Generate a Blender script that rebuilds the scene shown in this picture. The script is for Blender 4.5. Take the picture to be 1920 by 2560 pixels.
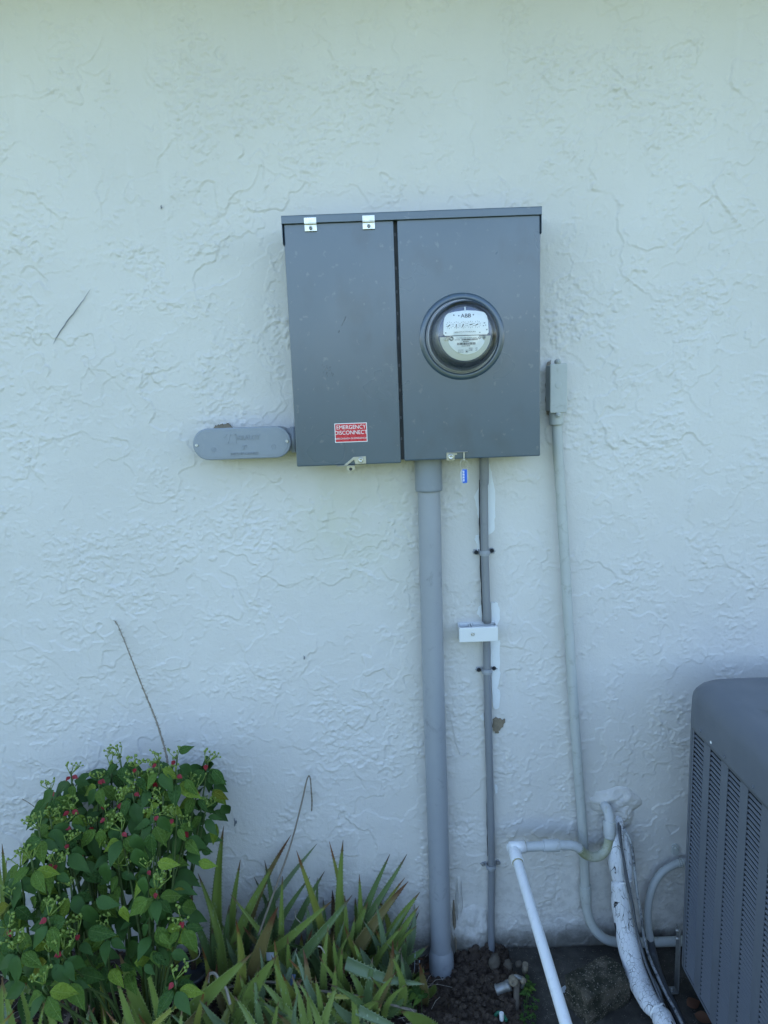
import bpy, bmesh, math, random
import numpy as np
from mathutils import Vector, Matrix, noise
sc = bpy.context.scene
for o in list(bpy.data.objects): bpy.data.objects.remove(o)
R = math.radians
# ------------------------------------------------------------------ camera, world, sun, exposure
TH, RO, FPX, CY, CZ = R(9.6), R(2.1), 1775.0, -1.9, 1.66
r0 = Vector((1, 0, 0)); u0 = Vector((0, math.sin(TH), math.cos(TH))); fw = Vector((0, math.cos(TH), -math.sin(TH)))
cr = r0*math.cos(RO) - u0*math.sin(RO); cu = r0*math.sin(RO) + u0*math.cos(RO)
cam = bpy.data.cameras.new('camera'); camo = bpy.data.objects.new('camera', cam); sc.collection.objects.link(camo)
m = Matrix((cr, cu, -fw)).transposed().to_4x4(); m.translation = (0, CY, CZ); camo.matrix_world = m
cam.sensor_fit = 'VERTICAL'; cam.sensor_height = 34.6; cam.lens = 34.6*FPX/2560; cam.clip_start = .02; cam.clip_end = 500
sc.camera = camo
SUN_EL = 52.0
w = bpy.data.worlds.new('World'); sc.world = w; w.use_nodes = True
nt = w.node_tree; bg = nt.nodes['Background']
sky = nt.nodes.new('ShaderNodeTexSky'); sky.sky_type = 'NISHITA'; sky.sun_disc = False
sky.sun_elevation = R(SUN_EL); sky.sun_rotation = R(12)
nt.links.new(sky.outputs[0], bg.inputs[0]); bg.inputs[1].default_value = .14
sl = bpy.data.lights.new('sun', 'SUN'); sl.energy = 4.2; sl.angle = R(.53); sl.color = (1, .95, .86)
so = bpy.data.objects.new('sun', sl); sc.collection.objects.link(so)
sd = Vector((math.sin(R(12))*math.cos(R(SUN_EL)), math.cos(R(12))*math.cos(R(SUN_EL)), math.sin(R(SUN_EL))))
so.rotation_euler = sd.to_track_quat('Z', 'Y').to_euler(); so.location = (2, 8, 12)
vs = sc.view_settings; vs.view_transform = 'Standard'; vs.look = 'None'; vs.gamma = 1; vs.use_curve_mapping = False
vs.exposure = 2.15
try:
    sc.cycles.max_bounces = 8; sc.cycles.transparent_max_bounces = 16; sc.cycles.use_denoising = True
except Exception: pass

# ------------------------------------------------------------------ measuring the place from the photograph
def ray(px, py):
    return cr*((px-960)/FPX) + cu*((1280-py)/FPX) + fw
def P(px, py, d):                                   # point d metres in front of the wall
    v = ray(px, py); t = (-d-CY)/v.y
    return Vector((0, CY, CZ)) + v*t
def PL(px, py, d, mz=.03):                          # the same, but kept at least mz above the ground
    p = P(px, py, d); return p if p.z >= mz else PG(px, py, mz)
def PG(px, py, h=0.0):                              # point h metres above the ground
    v = ray(px, py); t = (h-CZ)/v.z
    return Vector((0, CY, CZ)) + v*t

# ------------------------------------------------------------------ materials
def lin(c):
    return tuple((x/12.92 if x <= .04045 else ((x+.055)/1.055)**2.4) for x in c)
class NT:
    def __init__(s, name):
        s.m = bpy.data.materials.new(name); s.m.use_nodes = True; s.t = s.m.node_tree
        s.b = s.t.nodes['Principled BSDF']; s.tc = s.t.nodes.new('ShaderNodeTexCoord'); s.co = s.tc.outputs['Object']
    def n(s, typ, **kw):
        x = s.t.nodes.new(typ)
        for k, v in kw.items(): setattr(x, k, v)
        return x
    def set(s, inp, v):
        if hasattr(v, 'is_output') or isinstance(v, bpy.types.NodeSocket): s.t.links.new(v, inp)
        else: inp.default_value = v
    def noise(s, scale, detail=3, rough=.5, dist=0, co=None, off=None, w=None):
        x = s.n('ShaderNodeTexNoise'); c = co or s.co
        if off is not None:
            mp = s.n('ShaderNodeMapping'); s.set(mp.inputs[0], c); mp.inputs['Location'].default_value = off; c = mp.outputs[0]
        s.set(x.inputs['Vector'], c); x.inputs['Scale'].default_value = scale; x.inputs['Detail'].default_value = detail
        x.inputs['Roughness'].default_value = rough; x.inputs['Distortion'].default_value = dist
        return x.outputs['Fac']
    def scaled(s, v, co=None):
        mp = s.n('ShaderNodeMapping'); s.set(mp.inputs[0], co or s.co); mp.inputs['Scale'].default_value = v; return mp.outputs[0]
    def voro(s, scale, feature='F1', rnd=1, co=None):
        x = s.n('ShaderNodeTexVoronoi', feature=feature); s.set(x.inputs['Vector'], co or s.co)
        x.inputs['Scale'].default_value = scale; x.inputs['Randomness'].default_value = rnd
        return x
    def ss(s, v, a, b, lo=0., hi=1.):
        x = s.n('ShaderNodeMapRange', interpolation_type='SMOOTHSTEP'); s.set(x.inputs[0], v)
        x.inputs[1].default_value = a; x.inputs[2].default_value = b; x.inputs[3].default_value = lo; x.inputs[4].default_value = hi
        return x.outputs[0]
    def math(s, op, a, b=0., c=0.):
        x = s.n('ShaderNodeMath', operation=op); s.set(x.inputs[0], a); s.set(x.inputs[1], b); s.set(x.inputs[2], c); return x.outputs[0]
    def mix(s, f, a, b):
        x = s.n('ShaderNodeMix', data_type='RGBA'); s.set(x.inputs[0], f)
        for i, v in ((6, a), (7, b)):
            s.set(x.inputs[i], v if isinstance(v, bpy.types.NodeSocket) else (*v[:3], 1))
        return x.outputs[2]
    def sep(s, co=None):
        x = s.n('ShaderNodeSeparateXYZ'); s.set(x.inputs[0], co or s.co); return x.outputs
    def bump(s, h, dist, strength=1., prev=None):
        x = s.n('ShaderNodeBump'); s.set(x.inputs['Height'], h); x.inputs['Distance'].default_value = dist
        x.inputs['Strength'].default_value = strength
        if prev is not None: s.set(x.inputs['Normal'], prev)
        return x.outputs[0]
    def out(s, col=None, rough=None, metal=None, normal=None, **kw):
        if col is not None: s.set(s.b.inputs['Base Color'], col if isinstance(col, bpy.types.NodeSocket) else (*col[:3], 1))
        if rough is not None: s.set(s.b.inputs['Roughness'], rough)
        if metal is not None: s.set(s.b.inputs['Metallic'], metal)
        if normal is not None: s.set(s.b.inputs['Normal'], normal)
        for k, v in kw.items(): s.set(s.b.inputs[k.replace('_', ' ')], v)
        return s.m

def simple(name, col, rough=.5, metal=0, vary=.12, vs_=18, bump=0., bs=300, dirt=None, dirt_amt=.5, **kw):
    t = NT(name)
    f = t.noise(vs_, 4, .6)
    c2 = tuple(x*(1-vary) for x in col); c1 = tuple(min(1, x*(1+vary*.6)) for x in col)
    c = t.mix(f, c2, c1)
    if dirt: c = t.mix(t.math('MULTIPLY', t.ss(t.noise(vs_*2.3, 6, .7, .4), .54, .74), dirt_amt), c, dirt)
    r = t.ss(t.noise(vs_*1.7, 3), .3, .7, max(0, rough-.07), min(1, rough+.07))
    nrm = t.bump(t.noise(bs, 3), .001, bump) if bump else None
    return t.out(c, r, metal, nrm, **kw)

WALLC = (.585, .584, .566)
def stucco(name, col, relief=1.0):
    t = NT(name); co = t.co
    n2 = t.bump(t.math('ADD', t.noise(90, 4, .6), t.math('MULTIPLY', t.noise(300, 3, .6), .5)), .0022*relief, .6)
    stain = t.ss(t.noise(1.7, 5, .6), .35, .7)
    c = t.mix(stain, tuple(x*.965 for x in col), tuple(x*1.03 for x in col))
    x, y, z = t.sep()
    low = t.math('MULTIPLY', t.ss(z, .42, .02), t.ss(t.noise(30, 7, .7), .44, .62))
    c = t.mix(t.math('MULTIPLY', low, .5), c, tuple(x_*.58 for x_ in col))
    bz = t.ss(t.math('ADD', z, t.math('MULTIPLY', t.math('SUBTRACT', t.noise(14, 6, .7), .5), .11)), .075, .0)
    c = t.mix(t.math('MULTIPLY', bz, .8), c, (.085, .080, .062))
    # faint olive tint on the wall below the panel
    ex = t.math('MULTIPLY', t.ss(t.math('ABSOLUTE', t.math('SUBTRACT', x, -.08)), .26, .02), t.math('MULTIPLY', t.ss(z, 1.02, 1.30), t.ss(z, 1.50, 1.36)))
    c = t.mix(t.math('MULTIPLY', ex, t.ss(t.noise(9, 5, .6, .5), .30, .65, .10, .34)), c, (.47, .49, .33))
    drip = t.math('MULTIPLY', t.ss(t.noise(24, 4, .6, co=t.scaled((1, 1, .06))), .56, .66), t.ss(t.noise(3, 3), .45, .6))
    c = t.mix(t.math('MULTIPLY', drip, .10), c, (.70, .72, .74))
    specks = t.math('MULTIPLY', t.ss(t.noise(70, 4, .6, off=(4, 2, 9)), .72, .76), .5)
    c = t.mix(specks, c, (.22, .23, .19))
    return t.out(c, .55, 0, n2, Specular_IOR_Level=.4)
M = {}
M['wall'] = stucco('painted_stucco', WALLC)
M['wall_patch'] = stucco('painted_stucco_patch', tuple(x*.97 for x in WALLC), 1.4)
M['bare'] = simple('old_white_paint', (.70, .74, .76), .6, vary=.06, vs_=40, bump=.6, bs=160)
M['mortar'] = simple('bare_mortar', (.22, .19, .14), .9, vary=.5, vs_=90, bump=1, bs=200)
M['soffit'] = simple('soffit_paint', (.7, .7, .66), .6)
M['shingle'] = simple('roof_shingle', (.12, .11, .10), .9, bump=1)
# enamel of the service panel with smudges
t = NT('grey_enamel'); co = t.co
c = t.mix(t.noise(3, 4), (.040, .072, .108), (.050, .085, .124))
sm = t.math('MULTIPLY', t.ss(t.noise(7, 3, .55, .2, co=t.scaled((1.8, 1, 1))), .50, .78), .45)
c = t.mix(sm, c, (.026, .036, .046))
du = t.math('MULTIPLY', t.ss(t.noise(60, 3), .64, .74), .28); c = t.mix(du, c, (.22, .23, .24))
rr = t.ss(t.noise(6, 3, .5, .3), .30, .75, .27, .34)
M['enamel'] = t.out(c, rr, 0, t.bump(t.noise(700, 2), .0003, .35), Specular_IOR_Level=.7, Coat_Weight=.6, Coat_Roughness=.23)
M['panel_back'] = simple('panel_dark', (.03, .035, .04), .6)
M['zinc'] = simple('zinc_plate', (.62, .62, .58), .32, 1, vary=.25, vs_=60)
M['brass_zinc'] = simple('yellow_zinc', (.42, .42, .39), .38, 1, vary=.3, vs_=70)
M['galv'] = simple('galvanised', (.30, .31, .31), .5, .8, vary=.4, vs_=60, bump=.4)
M['dark_screw'] = simple('dark_screw', (.03, .035, .04), .5, .5)
M['pvc_grey'] = simple('grey_pvc', (.29, .315, .345), .42, vary=.10, vs_=9, bump=.2, bs=90, dirt=(.17, .185, .20), dirt_amt=.65)
M['pvc_dark'] = simple('dark_grey_pvc', (.205, .222, .243), .38, vary=.10, vs_=12, dirt=(.13, .14, .155), dirt_amt=.3)
M['pvc_cover'] = simple('conduit_cover', (.235, .27, .315), .36, vary=.05, vs_=20, dirt=(.32, .35, .38), dirt_amt=.3)
M['pipe_painted'] = simple('painted_pipe', (.42, .45, .44), .55, vary=.10, vs_=14, bump=.7, bs=60, dirt=(.24, .25, .22), dirt_amt=.6)
M['white_plastic'] = simple('pale_plastic', (.66, .69, .70), .35, vary=.04)
M['pvc_white'] = simple('white_pvc', (.76, .79, .81), .33, vary=.03, vs_=16, dirt=(.5, .5, .46), dirt_amt=.2)
t = NT('algae_pvc'); c = t.mix(t.ss(t.noise(14, 6, .65), .30, .62), (.44, .46, .40), (.27, .29, .17))
c = t.mix(t.math('MULTIPLY', t.ss(t.noise(90, 4, .7), .55, .68), .5), c, (.13, .15, .07)); M['pvc_algae'] = t.out(c, .55, 0, t.bump(t.noise(160, 4), .001, .6))
M['pvc_dull'] = simple('weathered_pvc', (.48, .51, .52), .5, vary=.12, vs_=20, bump=.5, bs=90, dirt=(.3, .3, .22), dirt_amt=.5)
# cracked white paint over black pipe insulation
t = NT('cracked_insulation')
ax = t.scaled((1, 1, .13)); v = t.voro(105, 'DISTANCE_TO_EDGE', 1, ax); wob = t.noise(30, 5, .7)
cr_ = t.ss(t.math('ADD', v.outputs['Distance'], t.math('MULTIPLY', wob, .16)), .110, .085)
msk = t.ss(t.noise(20, 6, .75), .43, .53); cr_ = t.math('MULTIPLY', cr_, msk)
hole = t.ss(t.noise(17, 5, .65, .8, off=(3, 3, 4), co=t.scaled((1, 1, .40))), .63, .64); cr_ = t.math('MAXIMUM', cr_, hole)
c = t.mix(t.noise(40, 4), (.58, .61, .65), (.74, .77, .80)); c = t.mix(t.math('MULTIPLY', t.ss(t.noise(120, 4, .7), .60, .68), .5), c, (.25, .26, .28))
c = t.mix(cr_, c, (.012, .013, .016))
M['insul'] = t.out(c, .6, 0, t.bump(t.math('SUBTRACT', 1., cr_), .0016, .8))
t = NT('peeling_cable'); f = t.ss(t.noise(60, 6, .8, 1.5, co=t.scaled((1, 1, .35))), .42, .52); M['cable_peel'] = t.out(t.mix(f, (.09, .098, .11), (.42, .45, .47)), .55, 0, t.bump(f, .001, .6))
M['cable'] = simple('grey_cable', (.10, .11, .125), .5, vary=.3, vs_=60)
t = NT('whip_conduit'); z = t.sep()[2]; f = t.ss(t.math('ADD', z, t.math('MULTIPLY', t.noise(60, 3), .03)), .118, .122)
g = t.math('MULTIPLY', t.ss(z, .03, .02), t.ss(t.noise(50, 5, .7), .45, .52))
f = t.math('MAXIMUM', f, g)
M['whip'] = t.out(t.mix(f, (.06, .068, .078), (.36, .39, .40)), .5)
M['ac'] = simple('condenser_paint', (.120, .138, .168), .48, vary=.10, vs_=6, bump=.25, bs=400, dirt=(.10, .11, .12), dirt_amt=.3)
M['ac_in'] = simple('condenser_inside', (.018, .020, .024), .8)
t = NT('soil'); c = t.mix(t.noise(60, 6, .7), (.018, .013, .010), (.105, .076, .055)); c = t.mix(t.math('MULTIPLY', t.ss(t.noise(160, 3), .64, .7), .7), c, (.13, .11, .09))
M['soil'] = t.out(c, .95, 0, t.bump(t.noise(120, 6, .75), .006, 1))
t = NT('weathered_concrete'); c = t.mix(t.ss(t.noise(7, 7, .68), .35, .7), (.022, .021, .018), (.075, .070, .060))
sp = t.voro(230).outputs['Distance']; c = t.mix(t.math('MULTIPLY', t.ss(sp, .25, .15), t.ss(t.noise(60, 2), .52, .6)), c, (.24, .22, .19))
M['slab'] = t.out(c, .9, 0, t.bump(t.noise(150, 5, .7), .003, .8))
t = NT('mossy_rock'); c = t.mix(t.ss(t.noise(16, 6, .7), .40, .62), (.018, .020, .010), (.11, .095, .070))
sp = t.voro(160).outputs['Distance']; c = t.mix(t.math('MULTIPLY', t.ss(sp, .30, .12), .85), c, (.32, .29, .25))
M['rock'] = t.out(c, .95, 0, t.bump(t.noise(110, 6, .75), .006, 1))
M['stone'] = simple('pale_stone', (.105, .09, .07), .9, vary=.5, vs_=40, bump=1, bs=120)
t = NT('lawn_grass'); M['lawn'] = t.out(t.mix(t.noise(3, 8, .7), (.085, .125, .035), (.17, .20, .075)), .9, 0, t.bump(t.noise(60, 4), .03, 1))
M['hedge'] = simple('hedge_leaf', (.035, .07, .02), .6, vary=.5)
M['red'] = simple('red_sticker', (.55, .018, .035), .30, vary=.12, vs_=60)
M['white'] = simple('white_print', (.78, .80, .80), .45, vary=.03)
M['ink'] = simple('black_ink', (.02, .022, .03), .5)
M['grey_ink'] = simple('grey_ink', (.17, .19, .22), .5)
M['plate'] = simple('dial_plate', (.88, .90, .90), .4, vary=.02)
M['cream'] = simple('cream_plastic', (.62, .62, .55), .4, vary=.05)
M['meter_dark'] = simple('meter_dark', (.34, .36, .40), .25)
M['meter_blue'] = simple('meter_blue', (.12, .14, .22), .3)
M['blue_seal'] = simple('blue_plastic', (.02, .12, .60), .3)
M['clearish'] = simple('clear_plastic', (.45, .5, .56), .2)
M['stalk'] = simple('dry_stalk', (.24, .21, .165), .9, vary=.45, vs_=60)
M['pale_root'] = simple('pale_root', (.38, .34, .28), .8, vary=.3, vs_=60)
M['brownleaf'] = simple('dead_leaf', (.12, .055, .03), .8, vary=.4, vs_=40)
M['green_plastic'] = simple('green_plastic', (.02, .16, .09), .4)
M['pot'] = simple('pot_plastic', (.02, .026, .032), .5)
M['ball'] = simple('flower_bud', (.17, .25, .04), .5, vary=.35, vs_=200)
M['bract'] = simple('red_bract', (.22, .004, .010), .5, vary=.3, vs_=60)
M['glue'] = simple('pipe_glue', (.36, .33, .20), .5)
M['stem'] = simple('green_stem', (.065, .105, .03), .6, vary=.3, vs_=30)
# thin clear glass
t = NT('clear_glass'); tr = t.n('ShaderNodeBsdfTransparent'); tr.inputs[0].default_value = (.93, .95, .97, 1)
gl = t.n('ShaderNodeBsdfGlossy'); gl.inputs['Roughness'].default_value = .03
fr = t.n('ShaderNodeFresnel'); fr.inputs[0].default_value = 1.5; mx = t.n('ShaderNodeMixShader')
t.set(mx.inputs[0], t.math('MULTIPLY', fr.outputs[0], 1.2)); t.set(mx.inputs[1], tr.outputs[0]); t.set(mx.inputs[2], gl.outputs[0])
t.set(t.t.nodes['Material Output'].inputs[0], mx.outputs[0]); M['glass'] = t.m
# leaves (local x across -1..1 * width, y along 0..1)
def leafmat(name, a, b, vein):
    t = NT(name); x, y, z = t.sep(); ax = t.math('ABSOLUTE', x)
    inf = t.n('ShaderNodeObjectInfo')
    c = t.mix(t.math('ADD', t.math('MULTIPLY', t.noise(3.5, 5, .6, co=t.tc.outputs['Object']), .6), t.math('MULTIPLY', inf.outputs['Random'], .4)), a, b)
    side = t.math('ABSOLUTE', t.math('SINE', t.math('MULTIPLY', t.math('SUBTRACT', y, t.math('MULTIPLY', ax, .8)), 24)))
    vn = t.math('MAXIMUM', t.ss(ax, .014, .006), t.math('MULTIPLY', t.ss(side, .16, .04), .35))
    c = t.mix(t.math('MULTIPLY', vn, .6), c, vein)
    n = t.bump(t.math('SUBTRACT', 1., vn), .01, .4, t.bump(t.noise(8, 4), .05, .4))
    t.out(c, .55, 0, n, Specular_IOR_Level=.22)
    tl = t.n('ShaderNodeBsdfTranslucent'); t.set(tl.inputs[0], c); t.set(tl.inputs['Normal'], n); ms = t.n('ShaderNodeMixShader'); ms.inputs[0].default_value = .22
    t.set(ms.inputs[1], t.b.outputs[0]); t.set(ms.inputs[2], tl.outputs[0]); t.set(t.t.nodes['Material Output'].inputs[0], ms.outputs[0]); return t.m
M['leaf'] = [leafmat('leaf_dark_green', (.030, .080, .016), (.060, .130, .026), (.12, .20, .06)),
             leafmat('leaf_green', (.062, .130, .018), (.115, .195, .030), (.18, .28, .07)),
             leafmat('leaf_light_green', (.130, .215, .022), (.200, .280, .036), (.27, .36, .08)),
             leafmat('leaf_yellow_green', (.12, .13, .012), (.17, .19, .015), (.25, .27, .06))]
def aloemat(name, a, b, tip, tipa=.9, spots=.5):
    t = NT(name); uv = t.tc.outputs['UV']; u, v, _ = t.sep(uv)
    c = t.mix(t.noise(14, 4, .6, co=t.scaled((1, 1, .3))), a, b)
    sp = t.voro(85, co=t.scaled((1, 1, .45))).outputs['Distance']
    c = t.mix(t.math('MULTIPLY', t.math('MULTIPLY', t.ss(sp, .24, .12), t.ss(t.noise(25, 2), .46, .56)), spots), c, (.24, .32, .20))
    ed = t.ss(t.math('ABSOLUTE', t.math('SUBTRACT', u, .5)), .465, .49)
    c = t.mix(t.math('MULTIPLY', ed, .45), c, (.26, .30, .13))
    tp = t.ss(t.math('ADD', v, t.math('MULTIPLY', t.math('SUBTRACT', t.noise(40, 3), .5), .12)), tipa-.03, tipa+.05)
    c = t.mix(tp, c, tip)
    return t.out(c, .45, 0, t.bump(t.noise(90, 4, .6, co=t.scaled((1, 1, .15))), .002, .5), Specular_IOR_Level=.4)
M['aloe'] = {'g': aloemat('aloe_green', (.105, .165, .032), (.195, .255, .060), (.12, .075, .035)),
             'd': aloemat('aloe_dark', (.062, .115, .040), (.125, .185, .062), (.08, .055, .035)),
             'p': aloemat('aloe_pale', (.095, .145, .075), (.155, .215, .11), (.16, .14, .09), .95, .8),
             'y': aloemat('aloe_olive', (.155, .185, .034), (.25, .265, .055), (.15, .065, .02), .86, .3),
             'b': aloemat('aloe_brown', (.12, .095, .035), (.18, .155, .055), (.10, .045, .02), .82, .2),
             'r': aloemat('aloe_dry', (.07, .045, .03), (.12, .08, .05), (.05, .03, .02), .8, .05)}

# ------------------------------------------------------------------ builders
ORG = {}
def tag(o, label=None, cat=None, group=None, kind=None):
    if label: o['label'] = label
    if cat: o['category'] = cat
    if group: o['group'] = group
    if kind: o['kind'] = kind
    return o
def empty(name, loc, label, cat, group=None):
    o = bpy.data.objects.new(name, None); sc.collection.objects.link(o); o.location = loc; o.empty_display_size = .05
    ORG[o.name] = Vector(loc); return tag(o, label, cat, group)
class MB:
    def __init__(s): s.v = []; s.f = []; s.uv = None; s.sm = []
    def add(s, vs_, fs, smooth=False):
        k = len(s.v); s.v += [Vector(v) for v in vs_]; s.f += [tuple(i+k for i in f) for f in fs]; s.sm += [smooth]*len(fs); return s
    def box(s, a, b):
        x0, y0, z0 = [min(a[i], b[i]) for i in range(3)]; x1, y1, z1 = [max(a[i], b[i]) for i in range(3)]
        return s.add([(x0,y0,z0),(x1,y0,z0),(x1,y1,z0),(x0,y1,z0),(x0,y0,z1),(x1,y0,z1),(x1,y1,z1),(x0,y1,z1)],
                     [(0,3,2,1),(4,5,6,7),(0,1,5,4),(1,2,6,5),(2,3,7,6),(3,0,4,7)])
    def tube(s, pts, r, n=16, cap=True, smooth=True, flat=1.0):
        pts = [Vector(p) for p in pts]; N = len(pts); rr = r if isinstance(r, (list, tuple)) else [r]*N
        vs_ = []; up = None
        for i in range(N):
            d = (pts[min(i+1, N-1)] - pts[max(i-1, 0)]).normalized()
            if up is None:
                up = Vector((0, 0, 1)) if abs(d.z) < .9 else Vector((0, 1, 0))
                up = (up - d*up.dot(d)).normalized()
            else: up = (up - d*up.dot(d)).normalized()
            sd_ = d.cross(up)
            for k in range(n):
                a = 2*math.pi*k/n; vs_.append(pts[i] + (up*math.cos(a)*flat + sd_*math.sin(a))*rr[i])
        fs = [(i*n+k, i*n+(k+1) % n, (i+1)*n+(k+1) % n, (i+1)*n+k) for i in range(N-1) for k in range(n)]
        k0 = len(s.f); s.add(vs_, fs, smooth)
        if cap:
            base = len(s.v)-N*n
            s.f += [tuple(base+k for k in range(n))[::-1], tuple(base+(N-1)*n+k for k in range(n))]; s.sm += [False, False]
        return s
    def lathe(s, c, axis, prof, n=48, smooth=True):         # prof: (radius, along axis)
        axis = Vector(axis).normalized(); a = Vector((0, 0, 1)) if abs(axis.z) < .9 else Vector((1, 0, 0))
        a = (a-axis*a.dot(axis)).normalized(); b = axis.cross(a); vs_ = []
        for r, h in prof:
            for k in range(n):
                t_ = 2*math.pi*k/n; vs_.append(Vector(c)+axis*h+(a*math.cos(t_)+b*math.sin(t_))*r)
        fs = [(i*n+k, i*n+(k+1) % n, (i+1)*n+(k+1) % n, (i+1)*n+k) for i in range(len(prof)-1) for k in range(n)]
        return s.add(vs_, fs, smooth)
    def prism(s, poly, y0, y1, smooth=False):                # poly in (x,z), extruded along y
        n = len(poly); vs_ = [(x, y0, z) for x, z in poly]+[(x, y1, z) for x, z in poly]
        s.add(vs_, [(i, (i+1) % n, n+(i+1) % n, n+i) for i in range(n)], smooth)
        base = len(s.v)-2*n; s.f += [tuple(base+i for i in range(n))[::-1], tuple(base+n+i for i in range(n))]; s.sm += [False]*2
        return s
    def ico(s, c, r, sub=1, sq=(1, 1, 1), jit=0, rnd=random):
        bm = bmesh.new(); bmesh.ops.create_icosphere(bm, subdivisions=sub, radius=1)
        vs_ = [Vector((v.co.x*sq[0], v.co.y*sq[1], v.co.z*sq[2]))*(r*(1+rnd.uniform(-jit, jit)))+Vector(c) for v in bm.verts]
        fs = [tuple(v.index for v in f.verts) for f in bm.faces]; bm.free(); return s.add(vs_, fs, jit < .05)
    def mesh(s, name, mat, org):
        me = bpy.data.meshes.new(name); me.from_pydata([v-org for v in s.v], [], s.f)
        me.polygons.foreach_set('use_smooth', s.sm)
        me.materials.append(mat); me.update()
        bm = bmesh.new(); bm.from_mesh(me); bmesh.ops.recalc_face_normals(bm, faces=bm.faces); bm.to_mesh(me); bm.free()
        return me
    def build(s, name, mat, parent=None, bevel=0, label=None, org=None):
        if parent is not None: org = ORG[parent.name]
        elif org is None:
            xs = [v.x for v in s.v]; ys = [v.y for v in s.v]; zs = [v.z for v in s.v]
            org = Vector(((min(xs)+max(xs))/2, (min(ys)+max(ys))/2, min(zs)))
        org = Vector(org); me = s.mesh(name, mat, org); o = bpy.data.objects.new(name, me); sc.collection.objects.link(o)
        ORG[o.name] = org
        if parent is not None: o.parent = parent
        else: o.location = org
        if bevel:
            b = o.modifiers.new('bevel', 'BEVEL'); b.width = bevel; b.segments = 2; b.limit_method = 'ANGLE'; b.angle_limit = R(40)
        if label: o['label'] = label
        return o
def smooth_path(pts, k=6):
    pts = [Vector(p) for p in pts]; out = []
    for i in range(len(pts)-1):
        p0, p1, p2, p3 = pts[max(i-1, 0)], pts[i], pts[i+1], pts[min(i+2, len(pts)-1)]
        for j in range(k):
            t_ = j/k; out.append(.5*((2*p1)+(p2-p0)*t_+(2*p0-5*p1+4*p2-p3)*t_*t_+(3*p1-p0-3*p2+p3)*t_**3))
    out.append(pts[-1]); return out
def text(body, size, loc, mat, parent, name='lettering', extrude=.0003, rotz=0, align='CENTER', sx=1, tilt=0):
    cu_ = bpy.data.curves.new(name, 'FONT'); cu_.body = body; cu_.size = size; cu_.extrude = extrude; cu_.align_x = align; cu_.align_y = 'CENTER'
    tmp = bpy.data.objects.new('tmp', cu_); sc.collection.objects.link(tmp); dg = bpy.context.evaluated_depsgraph_get()
    me = bpy.data.meshes.new_from_object(tmp.evaluated_get(dg)); bpy.data.objects.remove(tmp)
    rot = Matrix.Rotation(rotz, 4, 'Y') @ Matrix.Rotation(math.pi/2, 4, 'X') @ Matrix.Diagonal((sx, 1, 1, 1))
    me.transform(Matrix.Translation(Vector(loc)-ORG[parent.name]) @ rot); me.materials.clear(); me.materials.append(mat)
    o = bpy.data.objects.new(name, me); sc.collection.objects.link(o); o.parent = parent; ORG[o.name] = ORG[parent.name]; return o
def screw(c, r, parent, mat, axis=(0, -1, 0), h=.003, name='screw'):
    mb = MB().lathe(c, axis, [(r, 0), (r, h*.6), (r*.8, h), (r*.45, h), (r*.35, h*.5), (.0001, h*.5)], 14)
    return mb.build(name, mat, parent)

exec_order = []
# ================================================================== SETTING
rnd = random.Random(5)
def perlin(X, Y, seed=0):
    xi = np.floor(X).astype(np.int64); yi = np.floor(Y).astype(np.int64); xf = X-xi; yf = Y-yi
    def grad(ix, iy):
        h_ = (ix*374761393+iy*668265263+seed*974634777) & 0x7fffffff; h_ = ((h_ ^ (h_ >> 13))*1274126177) & 0x7fffffff
        a_ = ((h_ ^ (h_ >> 16)) & 0xffff)/65536.0*6.2831853; return np.cos(a_), np.sin(a_)
    u = xf*xf*xf*(xf*(xf*6-15)+10); v = yf*yf*yf*(yf*(yf*6-15)+10); o_ = []
    for dy in (0, 1):
        for dx in (0, 1): gx, gy = grad(xi+dx, yi+dy); o_.append(gx*(xf-dx)+gy*(yf-dy))
    return (o_[0]*(1-u)+o_[1]*u)*(1-v)+(o_[2]*(1-u)+o_[3]*u)*v
def fbm(X, Y, sc_, oc, rg=.5, seed=0):
    s_ = 0; a_ = 1; f = sc_
    for k in range(oc): s_ = s_+a_*perlin(X*f+k*13.7, Y*f-k*7.3, seed+k); a_ *= rg; f *= 2.03
    return s_
def sst(v, a, b): t_ = np.clip((v-a)/(b-a), 0, 1); return t_*t_*(3-2*t_)
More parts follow.
